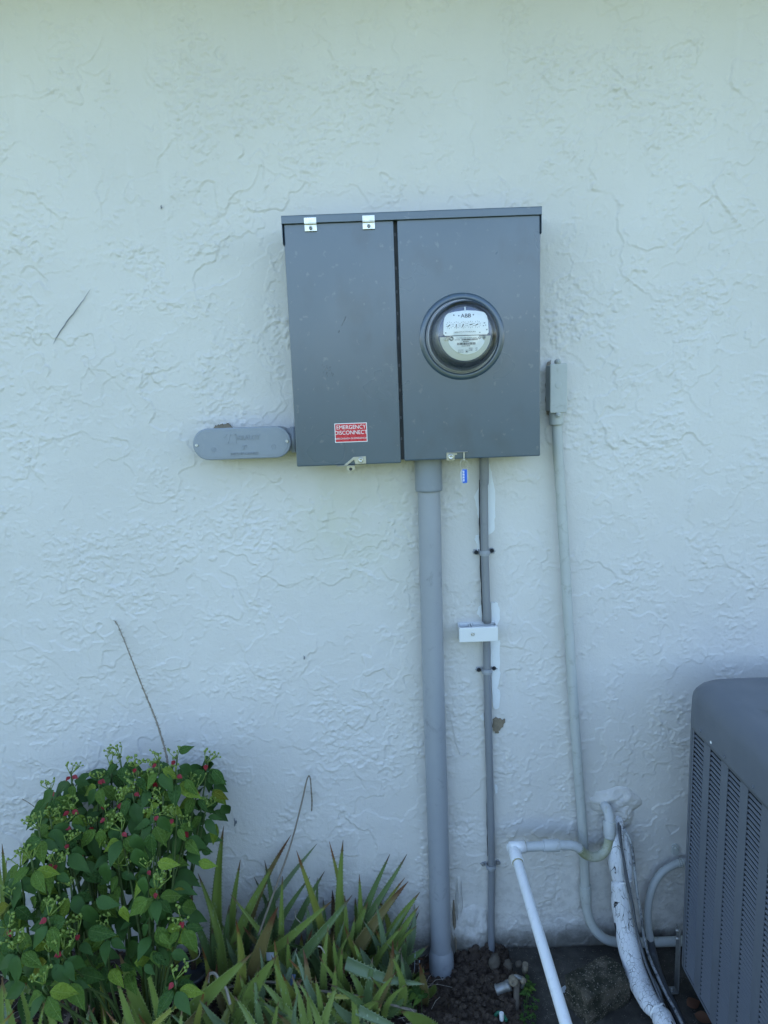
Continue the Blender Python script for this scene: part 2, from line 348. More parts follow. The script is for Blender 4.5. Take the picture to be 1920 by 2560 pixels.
def relief(X, Z):
    wx = X+.012*fbm(X, Z, 9, 3, .5, 71); wz = Z+.012*fbm(X, Z, 9, 3, .5, 77)
    rag = sst(fbm(X, Z, 3.1, 2, .5, 5), -.10, .25)                   # where the torn edges are ragged rather than smooth
    fine = fbm(wx, wz, 42, 4, .62, 31)
    h = np.zeros_like(X)
    for (sc_, th, sd_, am) in ((4.1, .30, 13, 1.7), (3.3, .02, 11, 1.9), (5.2, .14, 17, 1.6), (6.5, -.16, 23, 1.4), (9.0, .05, 27, 1.0)):
        f = fbm(wx, wz*1.05, sc_, 4, .50, sd_)+fine*(.008+.034*rag)
        amp = .15+.85*sst(fbm(X, Z, 4.3, 2, .5, sd_+3), -.22, .22)
        tilt = .6+.8*fbm(X, Z, 6, 1, .5, sd_+9)
        e = sst(f, th, th+.006); lip = np.exp(-((f-th-.010)/.009)**2)
        h += am*amp*(e*(.55+.45*np.exp(-np.maximum(f-th, 0)*7))*tilt+.35*lip)
    pm = sst(fbm(X, Z, 3.6, 4, .6, 41), .12, .30)
    h += 1.15*pm*sst(fbm(wx, wz*1.35, 40, 4, .62, 43), .10, .20)
    pm2 = sst(fbm(X, Z, 7.5, 3, .6, 51), .16, .32)
    h += .9*pm2*sst(fbm(wx, wz*1.3, 55, 2, .55, 53), .06, .20)
    h += .7*sst(fbm(X, Z, 62, 1, .5, 61), .42, .54)
    h += .55*pm*fbm(wx, wz, 80, 2, .6, 67)+.10*fbm(X, Z, 95, 2, .6, 69)
    h = h*(1.5+.35*sst(Z, 1.3, 2.2))+2.6*fbm(X, Z, 3.0, 2, .5, 91)+.8*fbm(X, Z, 14, 2, .5, 93)
    flat_ = np.exp(-((X-.288)/.028)**2)*sst(Z, .62, .72)
    return np.clip(h*(1-.85*flat_), -3.9, 9)*.001
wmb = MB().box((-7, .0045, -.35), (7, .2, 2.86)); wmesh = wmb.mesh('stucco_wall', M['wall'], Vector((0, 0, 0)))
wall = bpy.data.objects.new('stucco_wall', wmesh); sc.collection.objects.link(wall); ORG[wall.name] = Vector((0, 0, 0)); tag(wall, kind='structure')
def relief_sheet(x0, x1, z0, z1, step, name):
    nx, nz = int((x1-x0)/step), int((z1-z0)/step); xs = np.linspace(x0, x1, nx+1); zs = np.linspace(z0, z1, nz+1); X, Z = np.meshgrid(xs, zs)
    H = relief(X, Z); n_ = X.size; co_ = np.empty((n_, 3), np.float32); co_[:, 0] = X.ravel(); co_[:, 1] = -H.ravel(); co_[:, 2] = Z.ravel()
    i = np.arange(nx)[None, :]+(nx+1)*np.arange(nz)[:, None]; q = np.stack([i, i+1, i+nx+2, i+nx+1], -1).reshape(-1, 4).astype(np.int32)
    me = bpy.data.meshes.new(name); me.vertices.add(n_); me.vertices.foreach_set('co', co_.ravel()); nf = len(q)
    me.loops.add(nf*4); me.loops.foreach_set('vertex_index', q.ravel()); me.polygons.add(nf); me.polygons.foreach_set('loop_start', np.arange(0, nf*4, 4, dtype=np.int32))
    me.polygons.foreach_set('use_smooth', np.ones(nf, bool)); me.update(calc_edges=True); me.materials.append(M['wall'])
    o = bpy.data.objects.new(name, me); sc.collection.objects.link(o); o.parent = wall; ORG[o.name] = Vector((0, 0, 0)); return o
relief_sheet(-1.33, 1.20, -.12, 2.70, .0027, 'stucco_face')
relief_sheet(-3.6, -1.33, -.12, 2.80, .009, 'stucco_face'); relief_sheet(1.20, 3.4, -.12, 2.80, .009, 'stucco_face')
# lawn and ground
lawn = MB().add([(-60, -70, -.13), (60, -70, -.13), (60, 30, -.13), (-60, 30, -.13)], [(0, 1, 2, 3)]).build('lawn', M['lawn'], org=(0, 0, 0)); tag(lawn, kind='structure')
# planting bed soil: real lumps
def sheet(x0, x1, y0, y1, nx, ny, fn):
    mb = MB(); vs_ = [(x0+(x1-x0)*i/nx, y0+(y1-y0)*j/ny, 0) for j in range(ny+1) for i in range(nx+1)]
    vs_ = [(x, y, fn(x, y)) for x, y, _ in vs_]
    mb.add(vs_, [(j*(nx+1)+i, j*(nx+1)+i+1, (j+1)*(nx+1)+i+1, (j+1)*(nx+1)+i) for j in range(ny) for i in range(nx)], True); return mb
def soil_h(x, y):
    h = .018*noise.fractal((x*7, y*7, 1), 1, 2, 4) + .020*noise.fractal((x*30, y*30, 3), .6, 2, 5)
    h += .04*max(0, -x-.3)                                          # bed rises to the left
    h += .012*math.exp(-((x-.22)/.12)**2-((y+.06)/.08)**2)
    h -= .048*math.exp(-((x-.10)/.13)**2-((y+.10)/.13)**2)
    if x > .30: h -= min(.05, (x-.30)*.5)
    return h-.004
soil = sheet(-1.7, .5, -.95, .01, 440, 200, soil_h).build('soil', M['soil'], org=(0, 0, 0)); tag(soil, kind='structure')
cb = MB()
for i in range(3200):
    x = rnd.uniform(-.15, .36); y = -abs(rnd.gauss(.14, .12))-.01; r = rnd.choice((.002, .003, .003, .004, .005, .007, .010))
    cb.ico((x, y, soil_h(x, y)+r*.4), r, 1, (1, rnd.uniform(.7, 1.1), rnd.uniform(.6, .9)), .25, rnd)
tag(cb.build('soil_crumbs', M['soil']), 'loose dark crumbs of soil around the thick conduit', 'soil', kind='stuff')
def slab_h(x, y): return .004*noise.fractal((x*5, y*5, 9), 1, 2, 4)+.0015*noise.fractal((x*60, y*60, 2), .8, 2, 3)-.006
slab = sheet(.325, 1.9, -1.3, -.012, 160, 120, slab_h); slab.add([(.325, -1.3, -.1), (.325, -.012, -.1), (.325, -.012, -.004), (.325, -1.3, -.004)], [(0, 1, 2, 3)])
tag(slab.build('concrete_slab', M['slab'], org=(1.1, -.6, 0)), kind='structure')
# roof with its soffit and fascia over the wall
roof = empty('roof', (0, 0, 2.78), None, None); roof['kind'] = 'structure'
MB().box((-7.3, -.56, 2.80), (7.3, -.002, 2.815)).build('soffit', M['soffit'], roof)
MB().box((-7.3, -.585, 2.785), (7.3, -.562, 2.96)).build('fascia', M['soffit'], roof)
MB().add([(-7.3, -.64, 2.95), (7.3, -.64, 2.95), (7.3, 4.5, 4.5), (-7.3, 4.5, 4.5), (7.3, 9.7, 2.95), (-7.3, 9.7, 2.95)], [(0, 1, 2, 3), (3, 2, 4, 5)]).build('roof_slope', M['shingle'], roof)
# unseen hedge across the lawn, added for reflections and to block light
hb = MB()
for i in range(5200):
    x = rnd.uniform(-22, 22); top = 2.6+.8*noise.noise((x*.5, 0, 0))+.4*noise.noise((x*2, 3, 0)); z = rnd.uniform(0, top); y = -15+rnd.uniform(-.7, .7)
    c = Vector((x, y, z)); a = Vector((rnd.uniform(-1, 1), rnd.uniform(-1, 1), rnd.uniform(-1, 1))).normalized()*.22; b = a.cross(Vector((rnd.uniform(-1, 1), rnd.uniform(-1, 1), 1))).normalized()*.16
    hb.add([c-a, c-b, c+a, c+b], [(0, 1, 2, 3)])
tag(hb.build('hedge', M['hedge']), 'dark leafy hedge added unseen behind the viewer for reflections and light blocking', 'hedge', kind='stuff')

# --- wall wear: bare patches beside the thin conduit, exposed mortar, plaster mound, cracks
def blob(pts, d0, d1, name, mat, jit=.0012, sub=4, parent=wall, label=None):
    out = []; n = len(pts)
    for i in range(n):
        a, b = pts[i], pts[(i+1) % n]
        for k in range(sub):
            t_ = k/sub; q = a.lerp(b, t_); out.append((q.x+rnd.uniform(-jit, jit), q.z+rnd.uniform(-jit, jit)*1.5))
    o = MB().prism(out, -max(d1, .0042), -d0).build(name, mat, parent, label=label); return o
def PP(lst, d=0): return [P(x, y, d) for x, y in lst]
blob(PP([(1224,1160),(1232,1200),(1238,1235),(1237,1290),(1235,1325),(1222,1336),(1218,1336),(1218,1160)]), .0002, .0012, 'bare_patch', M['bare'], label='pale unpainted strip right of the thin conduit under the panel')
blob(PP([(1200,1215),(1189,1232),(1185,1245),(1190,1262),(1194,1290),(1200,1300)]), .0002, .0012, 'bare_patch', M['bare'])
blob(PP([(1200,1334),(1190,1340),(1186,1348),(1192,1358),(1192,1376),(1200,1376)]), .0002, .0012, 'bare_patch', M['bare'])
blob(PP([(1228,1505),(1242,1506),(1248,1518),(1250,1545),(1243,1562),(1228,1562)]), .0002, .0012, 'bare_patch', M['bare'])
blob(PP([(1203,1510),(1196,1518),(1192,1532),(1200,1542),(1203,1562)]), .0002, .0012, 'bare_patch', M['bare'])
blob(PP([(1225,1600),(1250,1601),(1249,1625),(1249,1660),(1250,1690),(1243,1720),(1250,1730),(1248,1768),(1238,1771),(1232,1768),(1229,1700)]), .0002, .0012, 'bare_patch', M['bare'])
blob(PP([(1208,1780),(1200,1792),(1206,1800),(1210,1800)]), .0002, .0012, 'bare_patch', M['bare'])
blob(PP([(1236,1960),(1243,1962),(1244,1980),(1238,1983)]), .0002, .0012, 'bare_patch', M['bare'])
blob(PP([(1232,1796),(1240,1792),(1250,1797),(1263,1798),(1262,1806),(1256,1816),(1248,1824),(1243,1833),(1236,1831),(1232,1820)]), .0004, .0022, 'bare_mortar', M['mortar'], .002, label='brown chip of bare mortar beside the thin conduit')
blob(PP([(536,1072),(541,1063),(551,1062),(556,1059),(566,1061),(572,1058),(576,1062),(585,1070),(587,1080),(540,1082)]), .0004, .012, 'broken_stucco', M['mortar'], .002, label='broken dark stucco behind the oval conduit body')
blob(PP([(1366,908),(1375,900),(1376,1040),(1366,1036),(1362,1000),(1364,950)]), .0004, .007, 'caulk', M['stalk'], .0015)
def crack(pts, r, mat, name='crack'):
    q = [P(x, y, .0048) for x, y in pts]; q2 = []
    for i in range(len(q)-1):
        for k in range(5): q2.append(q[i].lerp(q[i+1], k/5)+Vector((rnd.uniform(-.001, .001), 0, rnd.uniform(-.001, .001))))
    q2.append(q[-1]); n = len(q2)
    MB().tube(q2, [r*(.35+math.sin(math.pi*(i+.5)/n)) for i in range(n)], 5, True, False).build(name, mat, wall)
crack([(226,722),(205,755),(178,790),(150,828),(140,846),(134,860)], .0009, M['grey_ink'])
crack([(1119,1765),(1131,1810),(1140,1860),(1150,1885),(1157,1891),(1172,1880),(1174,1888)], .0011, M['wall_patch'], 'stucco_ridge')
crack([(1198,1200),(1200,1290),(1202,1380),(1205,1480),(1207,1555)], .0026, M['panel_back'], 'gap')
crack([(1211,1780),(1216,1900),(1218,2040),(1219,2140)], .0014, M['panel_back'], 'gap')
crack([(1134,2250),(1136,2290),(1139,2340),(1141,2380)], .004, M['mortar'], 'bare_mortar')
for x, y in ((403,513),(760,1640),(590,2050)): crack([(x, y), (x+1, y+6), (x, y+9)], .0013, M['grey_ink'], 'pit')
crack([(585,2045),(588,2058),(586,2066)], .0016, M['grey_ink'], 'pit')
# mound of patching plaster round the line-set hole
def mound(cx, cz, rx, rz, hgt, name, mat, seed, nx=60, ny=60):
    mb = MB(); vs_ = []
    for j in range(ny+1):
        for i in range(nx+1):
            u, v_ = -1.15+2.3*i/nx, -1.15+2.3*j/ny; q = math.hypot(u, v_)*(1+.22*noise.noise((u*1.6+seed, v_*1.6, seed)))
            h = max(0, 1-q**3)*(hgt+.004)*(.8+.35*noise.fractal((u*2+seed, v_*2, 2), 1.1, 2, 3)) if q < 1 else -.002
            vs_.append((cx+u*rx, -h, cz+v_*rz))
    mb.add(vs_, [(j*(nx+1)+i, j*(nx+1)+i+1, (j+1)*(nx+1)+i+1, (j+1)*(nx+1)+i) for j in range(ny) for i in range(nx)], True)
    return mb.build(name, mat, wall)
c = P(1535, 2003, 0); mound(c.x, c.z, .075, .045, .016, 'plaster_mound', M['wall_patch'], 3)
c = P(1548, 2035, 0); mound(c.x, c.z, .045, .05, .022, 'plaster_mound', M['wall_patch'], 8)
c = P(1180, 2325, 0); mound(c.x, c.z, .062, .085, .022, 'footing_bulge', M['wall_patch'], 14)
c = P(1148, 2255, 0); mound(c.x, c.z, .012, .10, .008, 'footing_bulge', M['wall_patch'], 17)

# ================================================================== SERVICE PANEL
BX0, BX1, BZ0, BZ1, BD = -.2135, .3955, 1.486, 2.0765, .13
panel = empty('electrical_panel', ((BX0+BX1)/2, -.002, BZ0), 'wide dark grey steel electrical service panel with two doors mounted on the stucco wall', 'electrical panel')
MB().box((BX0+.004, -.001, BZ0+.006), (BX1-.004, -BD+.016, BZ1-.006)).build('body', M['enamel'], panel, .002)
gx0, gx1 = .0475, .0555
hood = MB().box((BX0-.003, -.001, BZ1-.002), (BX1+.002, -BD-.008, BZ1)).box((BX0-.003, -BD-.006, BZ1-.0185), (BX1+.002, -BD-.008, BZ1-.0015))
hood.box((BX0-.003, -.001, BZ1-.064), (BX0-.0015, -BD-.007, BZ1-.001)).box((BX1+.0005, -.001, BZ1-.06), (BX1+.002, -BD-.007, BZ1-.001))
hood.build('hood', M['enamel'], panel, .0012)
MB().box((BX0, -BD+.018, BZ0-.003), (gx0, -BD, BZ1-.016)).build('door', M['enamel'], panel, .003, label='narrow left door with red sticker')
MB().box((gx1, -BD+.018, BZ0+.002), (BX1, -BD-.001, BZ1-.016)).build('door', M['enamel'], panel, .003, label='right door around the round meter')
MB().box((gx0-.004, -BD+.014, BZ0+.004), (gx1+.004, -BD+.016, BZ1-.02)).build('gap_strip', M['panel_back'], panel)
for k in range(9):
    z = BZ0+.05+k*.060+rnd.uniform(-.01, .01); MB().box((gx0+.0012, -BD+.0128, z), (gx1-.003, -BD+.0145, z+.007)).build('gap_clip', M['cable'], panel)
MB().lathe((.2047, 0, 1.785), (0, -1, 0), [(.1035, BD+.0008), (.1015, BD+.0035), (.098, BD+.0052), (.0945, BD+.0062), (.0910, BD+.0062), (.0888, BD+.0052), (.0878, BD+.002), (.0875, BD-.01)], 72).build('meter_ring', M['enamel'], panel)
MB().lathe((.2047, 0, 1.785), (0, -1, 0), [(.0875, BD+.0015), (.001, BD+.0015)], 72).build('socket_back', M['meter_dark'], panel)
for cx_ in (P(775, 547, .14).x, P(921, 543, .14).x):
    zt = BZ1-.0065
    cl = MB().box((cx_-.0145, -BD-.0085, zt-.013), (cx_+.0145, -BD-.0105, zt)).box((cx_-.0145, -BD-.002, zt-.030), (cx_+.0145, -BD-.0045, zt-.0145)).box((cx_-.0145, -BD-.003, zt-.0150), (cx_+.0145, -BD-.0100, zt-.0125))
    h = cl.build('hasp', M['zinc'], panel, .0008); screw((cx_, -BD-.0045, zt-.023), .0042, h, M['galv'])
# left latch
a = P(902, 1150, .135)
l1 = MB().prism([(a.x-.014, a.z-.010), (a.x+.013, a.z-.010), (a.x+.013, a.z+.009), (a.x-.018, a.z+.008), (a.x-.044, a.z-.0125), (a.x-.034, a.z-.0125), (a.x-.017, a.z+.001)], -BD-.001, -BD-.003)
l1.box((a.x-.062, -BD-.002, a.z-.0145), (a.x-.016, -BD+.03, a.z-.0125)).prism([(a.x-.037, a.z-.014), (a.x-.016, a.z-.014), (a.x-.017, a.z-.026), (a.x-.022, a.z-.029), (a.x-.032, a.z-.029), (a.x-.036, a.z-.026)], -BD+.006, -BD+.004)
lt = l1.build('latch', M['brass_zinc'], panel, .0006, label='slanted latch tab under the red sticker'); screw((a.x, -BD-.003, a.z), .0065, lt, M['zinc'], h=.006)
MB().lathe((a.x-.0265, -BD+.0035, a.z-.0225), (0, -1, 0), [(.0001, .0005), (.004, .0005)], 14).build('lock_hole', M['ink'], lt)
# right latch
a = P(1127, 1142, .135)
l2 = MB().prism([(a.x-.0105, a.z-.0095), (a.x+.009, a.z-.0095), (a.x+.0105, a.z+.004), (a.x+.016, a.z+.0045), (a.x+.016, a.z+.0085), (a.x-.0105, a.z+.010)], -BD-.002, -BD-.004)
l2.box((a.x-.010, -BD-.002, a.z+.0105), (a.x+.042, -BD-.008, a.z+.012)).box((a.x+.031, -BD-.005, a.z-.013), (a.x+.0345, -BD-.0065, a.z+.011))
lt = l2.build('latch', M['brass_zinc'], panel, .0005, label='square latch plate with cross bar holding the blue tag'); screw((a.x, -BD-.004, a.z), .0075, lt, M['zinc'], h=.006)
# sticker
s0, s1 = P(838, 1107, .131), P(917, 1056, .131)
yst = -BD-.0002
st = MB().box((s0.x, yst, s0.z), (s1.x, yst-.0004, s1.z)).build('sticker', M['white'], panel, .0)
MB().box((s0.x+.0018, yst-.0003, s0.z+.0018), (s1.x-.0018, yst-.0007, s1.z-.0018)).build('red_field', M['red'], st)
scx = (s0.x+s1.x)/2; sh = s1.z-s0.z
text('EMERGENCY', .0138, (scx+.0008, yst-.0011, s0.z+sh*.78), M['white'], st, sx=.93)
text('DISCONNECT', .0138, (scx, yst-.0011, s0.z+sh*.50), M['white'], st, sx=.93)
text('DESCONEXIÓN DE EMERGENCIA', .0056, (scx, yst-.0011, s0.z+sh*.20), M['white'], st, sx=.93)
# smudge marks on the left door: scratches
for (x0, y0, x1, y1, r_) in ((865,790,858,806,.0007),(858,806,853,815,.0005),(848,826,846,832,.0011)):
    p, q = P(x0, y0, BD), P(x1, y1, BD); MB().tube([p+Vector((0, -.0001, 0)), p.lerp(q, .5)+Vector((.0008, -.0001, 0)), q+Vector((0, -.0001, 0))], [r_*.5, r_, r_*.4], 5).build('scratch', M['ink'], panel)
for k in range(26):
    x, y = rnd.gauss(817, 6.5), rnd.gauss(932, 9); p = P(x, y, BD); L = rnd.uniform(.002, .006)
    MB().tube([p+Vector((0, .0001, 0)), p+Vector((L*.35, .0001, L))], [.0003, .0004], 4).build('scratch', M['panel_back'], panel)

# ================================================================== METER
MC = Vector((.2047, 0, 1.785))
meter = empty('electric_meter', (MC.x, -BD, MC.z-.08), 'round glass electricity meter with five small dials plugged into the right door', 'electricity meter')
ax = (0, -1, 0)
MB().lathe(MC, ax, [(.0845, .133), (.0855, .140), (.084, .148), (.080, .150), (.079, .146)], 64).build('base_flange', M['meter_dark'], meter)
MB().lathe(MC, ax, [(.0835, .139), (.082, .150), (.0795, .156), (.0785, .185), (.0765, .205), (.073, .216), (.068, .222), (.060, .2245), (.030, .2255), (.0001, .2258)], 72).build('glass_cover', M['glass'], meter)
MB().lathe(MC, ax, [(.074, .140), (.069, .160), (.066, .172), (.0635, .174), (.0635, .192), (.0615, .193)], 64).build('inner_frame', M['meter_dark'], meter)
MB().lathe(MC, ax, [(.0625, .188), (.0625, .1935), (.0600, .1945), (.0001, .1945)], 64).build('base_disc', M['meter_blue'], meter)
MB().prism([(MC.x+.0600*math.cos(R(-4-172*k/30)), MC.z+.0600*math.sin(R(-4-172*k/30))) for k in range(31)], -.1955, -.1947).build('lower_disc', M['cream'], meter, .0004)
yp = -.2
z1_, z0_ = 1.838, 1.7835
pl = [(.1535, z0_+.004), (.1575, z0_), (.2555, z0_), (.2590, z0_+.004), (.2580, z0_+.030), (.2555, z0_+.042), (.2510, z0_+.049), (.245, z0_+.0515), (.23, z0_+.0545), (.205, z0_+.056), (.18, z0_+.0535), (.166, z0_+.0505), (.161, z0_+.047), (.157, z0_+.041), (.1545, z0_+.030)]
dp = MB().prism(pl, yp, yp+.0015).build('dial_plate', M['plate'], meter)
text('ABB', .0125, (.2065, yp-.0005, z0_+.0435), M['ink'], dp, extrude=.0002, sx=1.05)
o2 = text('ABB', .0125, (.2068, yp-.0004, z0_+.0435), M['ink'], dp, extrude=.0002, sx=1.07)
text('KILOWATTHOURS', .0040, (.2045, yp-.0005, z0_+.0072), M['ink'], dp, extrude=.0001, sx=1.45)
for i, (dx, ang) in enumerate(((-.0385, 215), (-.0225, 260), (-.0065, 245), (.0105, 10), (.0265, 205))):
    cx_, cz_ = .2065+dx, z0_+.0235
    ring = MB()
    for k in range(10):
        a_ = 2*math.pi*k/10+math.pi/2
        for rr_, wd in ((.0074, .0009),):
            ring.box((cx_+math.cos(a_)*rr_-wd*.6, yp-.0002, cz_+math.sin(a_)*rr_-wd*.8), (cx_+math.cos(a_)*rr_+wd*.6, yp-.0004, cz_+math.sin(a_)*rr_+wd*.8))
        ring.box((cx_+math.cos(a_)*.0058-.0004, yp-.0002, cz_+math.sin(a_)*.0058-.0004), (cx_+math.cos(a_)*.0058+.0004, yp-.0004, cz_+math.sin(a_)*.0058+.0004))
    dl = ring.build('dial', M['grey_ink'], meter)
    a_ = R(ang); ca, sa = math.cos(a_), math.sin(a_); w_ = .0011
    pts = [(cx_-ca*.0020-sa*w_, cz_-sa*.0020+ca*w_), (cx_-ca*.0020+sa*w_, cz_-sa*.0020-ca*w_), (cx_+ca*.004+sa*w_*.8, cz_+sa*.004-ca*w_*.8), (cx_+ca*.0065, cz_+sa*.0065), (cx_+ca*.004-sa*w_*.8, cz_+sa*.004+ca*w_*.8)]
    MB().prism(pts, yp-.0008, yp-.0014).build('pointer', M['ink'], dl)
for dx, dz in ((-.028, .046), (-.0165, .0445), (.0175, .0455), (-.0475, .0065), (.0485, .011)):
    screw((.2065+dx, yp, z0_+dz), .0016, dp, M['grey_ink'], h=.0012)
for dx, dz, ww in ((.043, .026, .004), (.041, .020, .003), (.046, .021, .002), (.032, .005, .003)):
    MB().box((.2065+dx-ww/2, yp-.0002, z0_+dz-.001), (.2065+dx+ww/2, yp-.0004, z0_+dz+.001)).build('print', M['grey_ink'], dp)
npz = 1.782
pts = [(.1695, npz), (.2360, npz)]+[(.2047+.0575*math.cos(a_)*.79+.003, MC.z+.0575*math.sin(a_)*.80) for a_ in [R(-20-140*k/16) for k in range(17)]]
nm = MB().prism(pts, -.1985, -.1955).build('name_plate', M['plate'], meter)
def bars(x0, x1, z, h, seed, n, mat=M['ink'], y=-.1987):
    rn = random.Random(seed); mb = MB(); x = x0
    while x < x1:
        w_ = rn.uniform(.3, 1)*(x1-x0)/n; mb.box((x, y, z-h/2), (min(x+w_, x1), y-.0002, z+h/2)); x += w_+rn.uniform(.25, .8)*(x1-x0)/n
    mb.build('print', mat, nm)
bars(.183, .233, 1.7775, .0014, 1, 30, M['grey_ink']); bars(.181, .192, 1.7735, .0020, 2, 8, M['grey_ink']); bars(.196, .234, 1.7735, .0038, 3, 34)
bars(.199, .213, 1.7690, .0022, 4, 9); bars(.185, .228, 1.7640, .0052, 5, 34); bars(.196, .216, 1.7590, .0020, 6, 12)
for k in range(3): bars(.213, .221, 1.7535-k*.0028, .0015, 7+k, 6, M['grey_ink']); bars(.228, .233, 1.7535-k*.0028, .0015, 17+k, 4, M['grey_ink']); bars(.187, .200, 1.7500-k*.0028, .0013, 27+k, 8, M['grey_ink'])
screw((.2075, -.1975, 1.7465), .0042, nm, M['white'], h=.002); screw((.2075, -.1975, 1.7465), .0012, nm, M['ink'], h=.003)
for dx, r_, mt in ((-.047, .0045, 'cream'), (-.0345, .0055, 'galv'), (.0315, .0032, 'meter_dark'), (.043, .0032, 'meter_dark')):
    screw((.2065+dx, -.1945, 1.7765), r_, meter, M[mt], h=.006)
MB().box((.2035, -.19, 1.8385), (.2065, -.20, 1.8475)).build('top_tab', M['white'], meter)

# seal tag
a = P(1160, 1150, .137)
seal = empty('seal_tag', (a.x, -.137, a.z-.065), 'small clear and blue plastic seal tag on a wire loop hanging from the right latch', 'seal tag')
rg = [a+Vector((.0100*math.sin(q), 0, -.012+.0135*math.cos(q))) for q in [2*math.pi*k/24 for k in range(25)]]
MB().tube(rg, .0005, 6).build('wire_loop', M['zinc'], seal)
def capsule(cx_, zt, zb, hw, y0, y1):
    n = 10; return MB().prism([(cx_+hw*math.cos(math.pi*k/n), zt-hw+hw*math.sin(math.pi*k/n)) for k in range(n+1)]+[(cx_-hw*math.cos(math.pi*k/n), zb+hw-hw*math.sin(math.pi*k/n)) for k in range(n+1)], y0, y1)
capsule(a.x, a.z-.022, a.z-.060, .0098, -.1385, -.1355).build('tag_body', M['clearish'], seal, .0006)
MB().box((a.x-.0045, -.139, a.z-.057), (a.x+.0065, -.1398, a.z-.0235)).build('blue_insert', M['blue_seal'], seal)
o = text('5807', .0085, (0, 0, 0), M['white'], seal, 'lettering', .0002)
bpy.data.objects.remove(o)
for k in range(7): MB().box((a.x-.004+.0007*(k % 2), -.1399, a.z-.053+k*.004), (a.x+.000, -.1402, a.z-.0505+k*.004)).build('print', M['white'], seal)

# ================================================================== OVAL CONDUIT BODY (left)
kx0, kx1, kz, kh = P(482, 1114, .085).x, P(728, 1104, .085).x, 1.544, .0405
cbody = empty('conduit_fitting', ((kx0+kx1)/2, 0, kz-kh), 'large oval blue-grey conduit body lying left of the panel with raised lettering on its cover', 'conduit fitting')
def stad(hw, x0, x1, n=16):
    return [(x1-hw+hw*math.sin(math.pi*k/n), kz+hw*math.cos(math.pi*k/n)) for k in range(n+1)]+[(x0+hw-hw*math.sin(math.pi*k/n), kz-hw*math.cos(math.pi*k/n)) for k in range(n+1)]
MB().prism(stad(kh-.004, kx0+.004, kx1-.004), 0, -.077, True).build('housing', M['pvc_cover'], cbody)
MB().prism(stad(kh, kx0, kx1), -.0775, -.087).build('cover', M['pvc_cover'], cbody, .0035)
cv = MB().prism(stad(kh-.007, kx0+.007, kx1-.007), -.0865, -.0876).build('cover_field', M['pvc_cover'], cbody, .0005)
MB().tube([(kx1-.012, -.045, kz+.002), (BX0+.003, -.045, kz+.002)], .030, 28).build('stub', M['pvc_cover'], cbody)
MB().tube([(kx1-.004, -.045, kz+.002), (kx1+.010, -.045, kz+.002)], .034, 28).build('hub', M['pvc_cover'], cbody)
for q in ((492, 1114), (718, 1102)):
    a = P(*q, .0876); screw((a.x, -.0872, kz+(-.001 if q[0] < 600 else .001)), .0042, cbody, M['zinc'])
def emb(body, size, px, py, sx=1.): a = P(px, py, .0876); text(body, size, (a.x, -.0878, a.z), M['pvc_cover'], cbody, 'lettering', .0016, sx=sx)
emb('KRALOY', .0165, 621, 1094, .92); emb('2"', .0150, 612, 1119); emb('MADE IN CANADA', .0088, 612, 1134, .95)
a = P(575, 1098, .0876)
lg = MB().prism([(a.x-.014, a.z+.012), (a.x-.006, a.z+.012), (a.x-.014, a.z+.003)], -.0874, -.0886).prism([(a.x-.014, a.z-.012), (a.x-.006, a.z-.012), (a.x-.002, a.z-.002), (a.x+.002, a.z+.012), (a.x-.002, a.z+.012), (a.x-.012, a.z-.003)], -.0874, -.0886)
lg.box((a.x+.003, -.0874, a.z+.010), (a.x+.016, -.0886, a.z+.012)).box((a.x+.014, -.0874, a.z-.012), (a.x+.016, -.0886, a.z+.012)).box((a.x-.001, -.0874, a.z-.012), (a.x+.014, -.0886, a.z-.010)).build('emblem', M['pvc_cover'], cbody)
for q in ((684, 1117), (534, 1124)):
    b_ = P(*q, .0876); MB().lathe((b_.x, 0, b_.z), ax, [(.0062, .0874), (.0062, .0883), (.0050, .0883), (.0050, .0874)], 20).build('emblem', M['pvc_cover'], cbody); text('S' if q[0] > 600 else 'U', .008, (b_.x, -.0878, b_.z), M['pvc_cover'], cbody, 'lettering', .0005)

# ================================================================== THICK CONDUIT
c2 = empty('conduit', (.121, -.04, -.01), 'thick blue-grey plastic conduit running from the panel down into the soil', 'conduit pipe')
top = P(1072, 1160, .04); pts = [Vector((.1205, -.042, 1.49)), Vector((.1205, -.042, 1.40)), Vector((.1195, -.042, .9)), Vector((.1215, -.042, .45)), Vector((.1215, -.042, .08)), Vector((.121, -.043, -.10))]
MB().tube(smooth_path(pts, 5), .0302, 36).build('pipe', M['pvc_grey'], c2)
MB().lathe((.1205, -.042, 0), (0, 0, 1), [(.0302, 1.3985), (.0355, 1.3985), (.0362, 1.404), (.0358, 1.486)], 40).build('coupling', M['pvc_cover'], c2)
MB().lathe((.1215, -.043, 0), (0, 0, 1), [(.0366, -.12), (.0368, -.005), (.0360, .006), (.0318, .026), (.0300, .030)], 40).build('bell_end', M['pvc_grey'], c2)
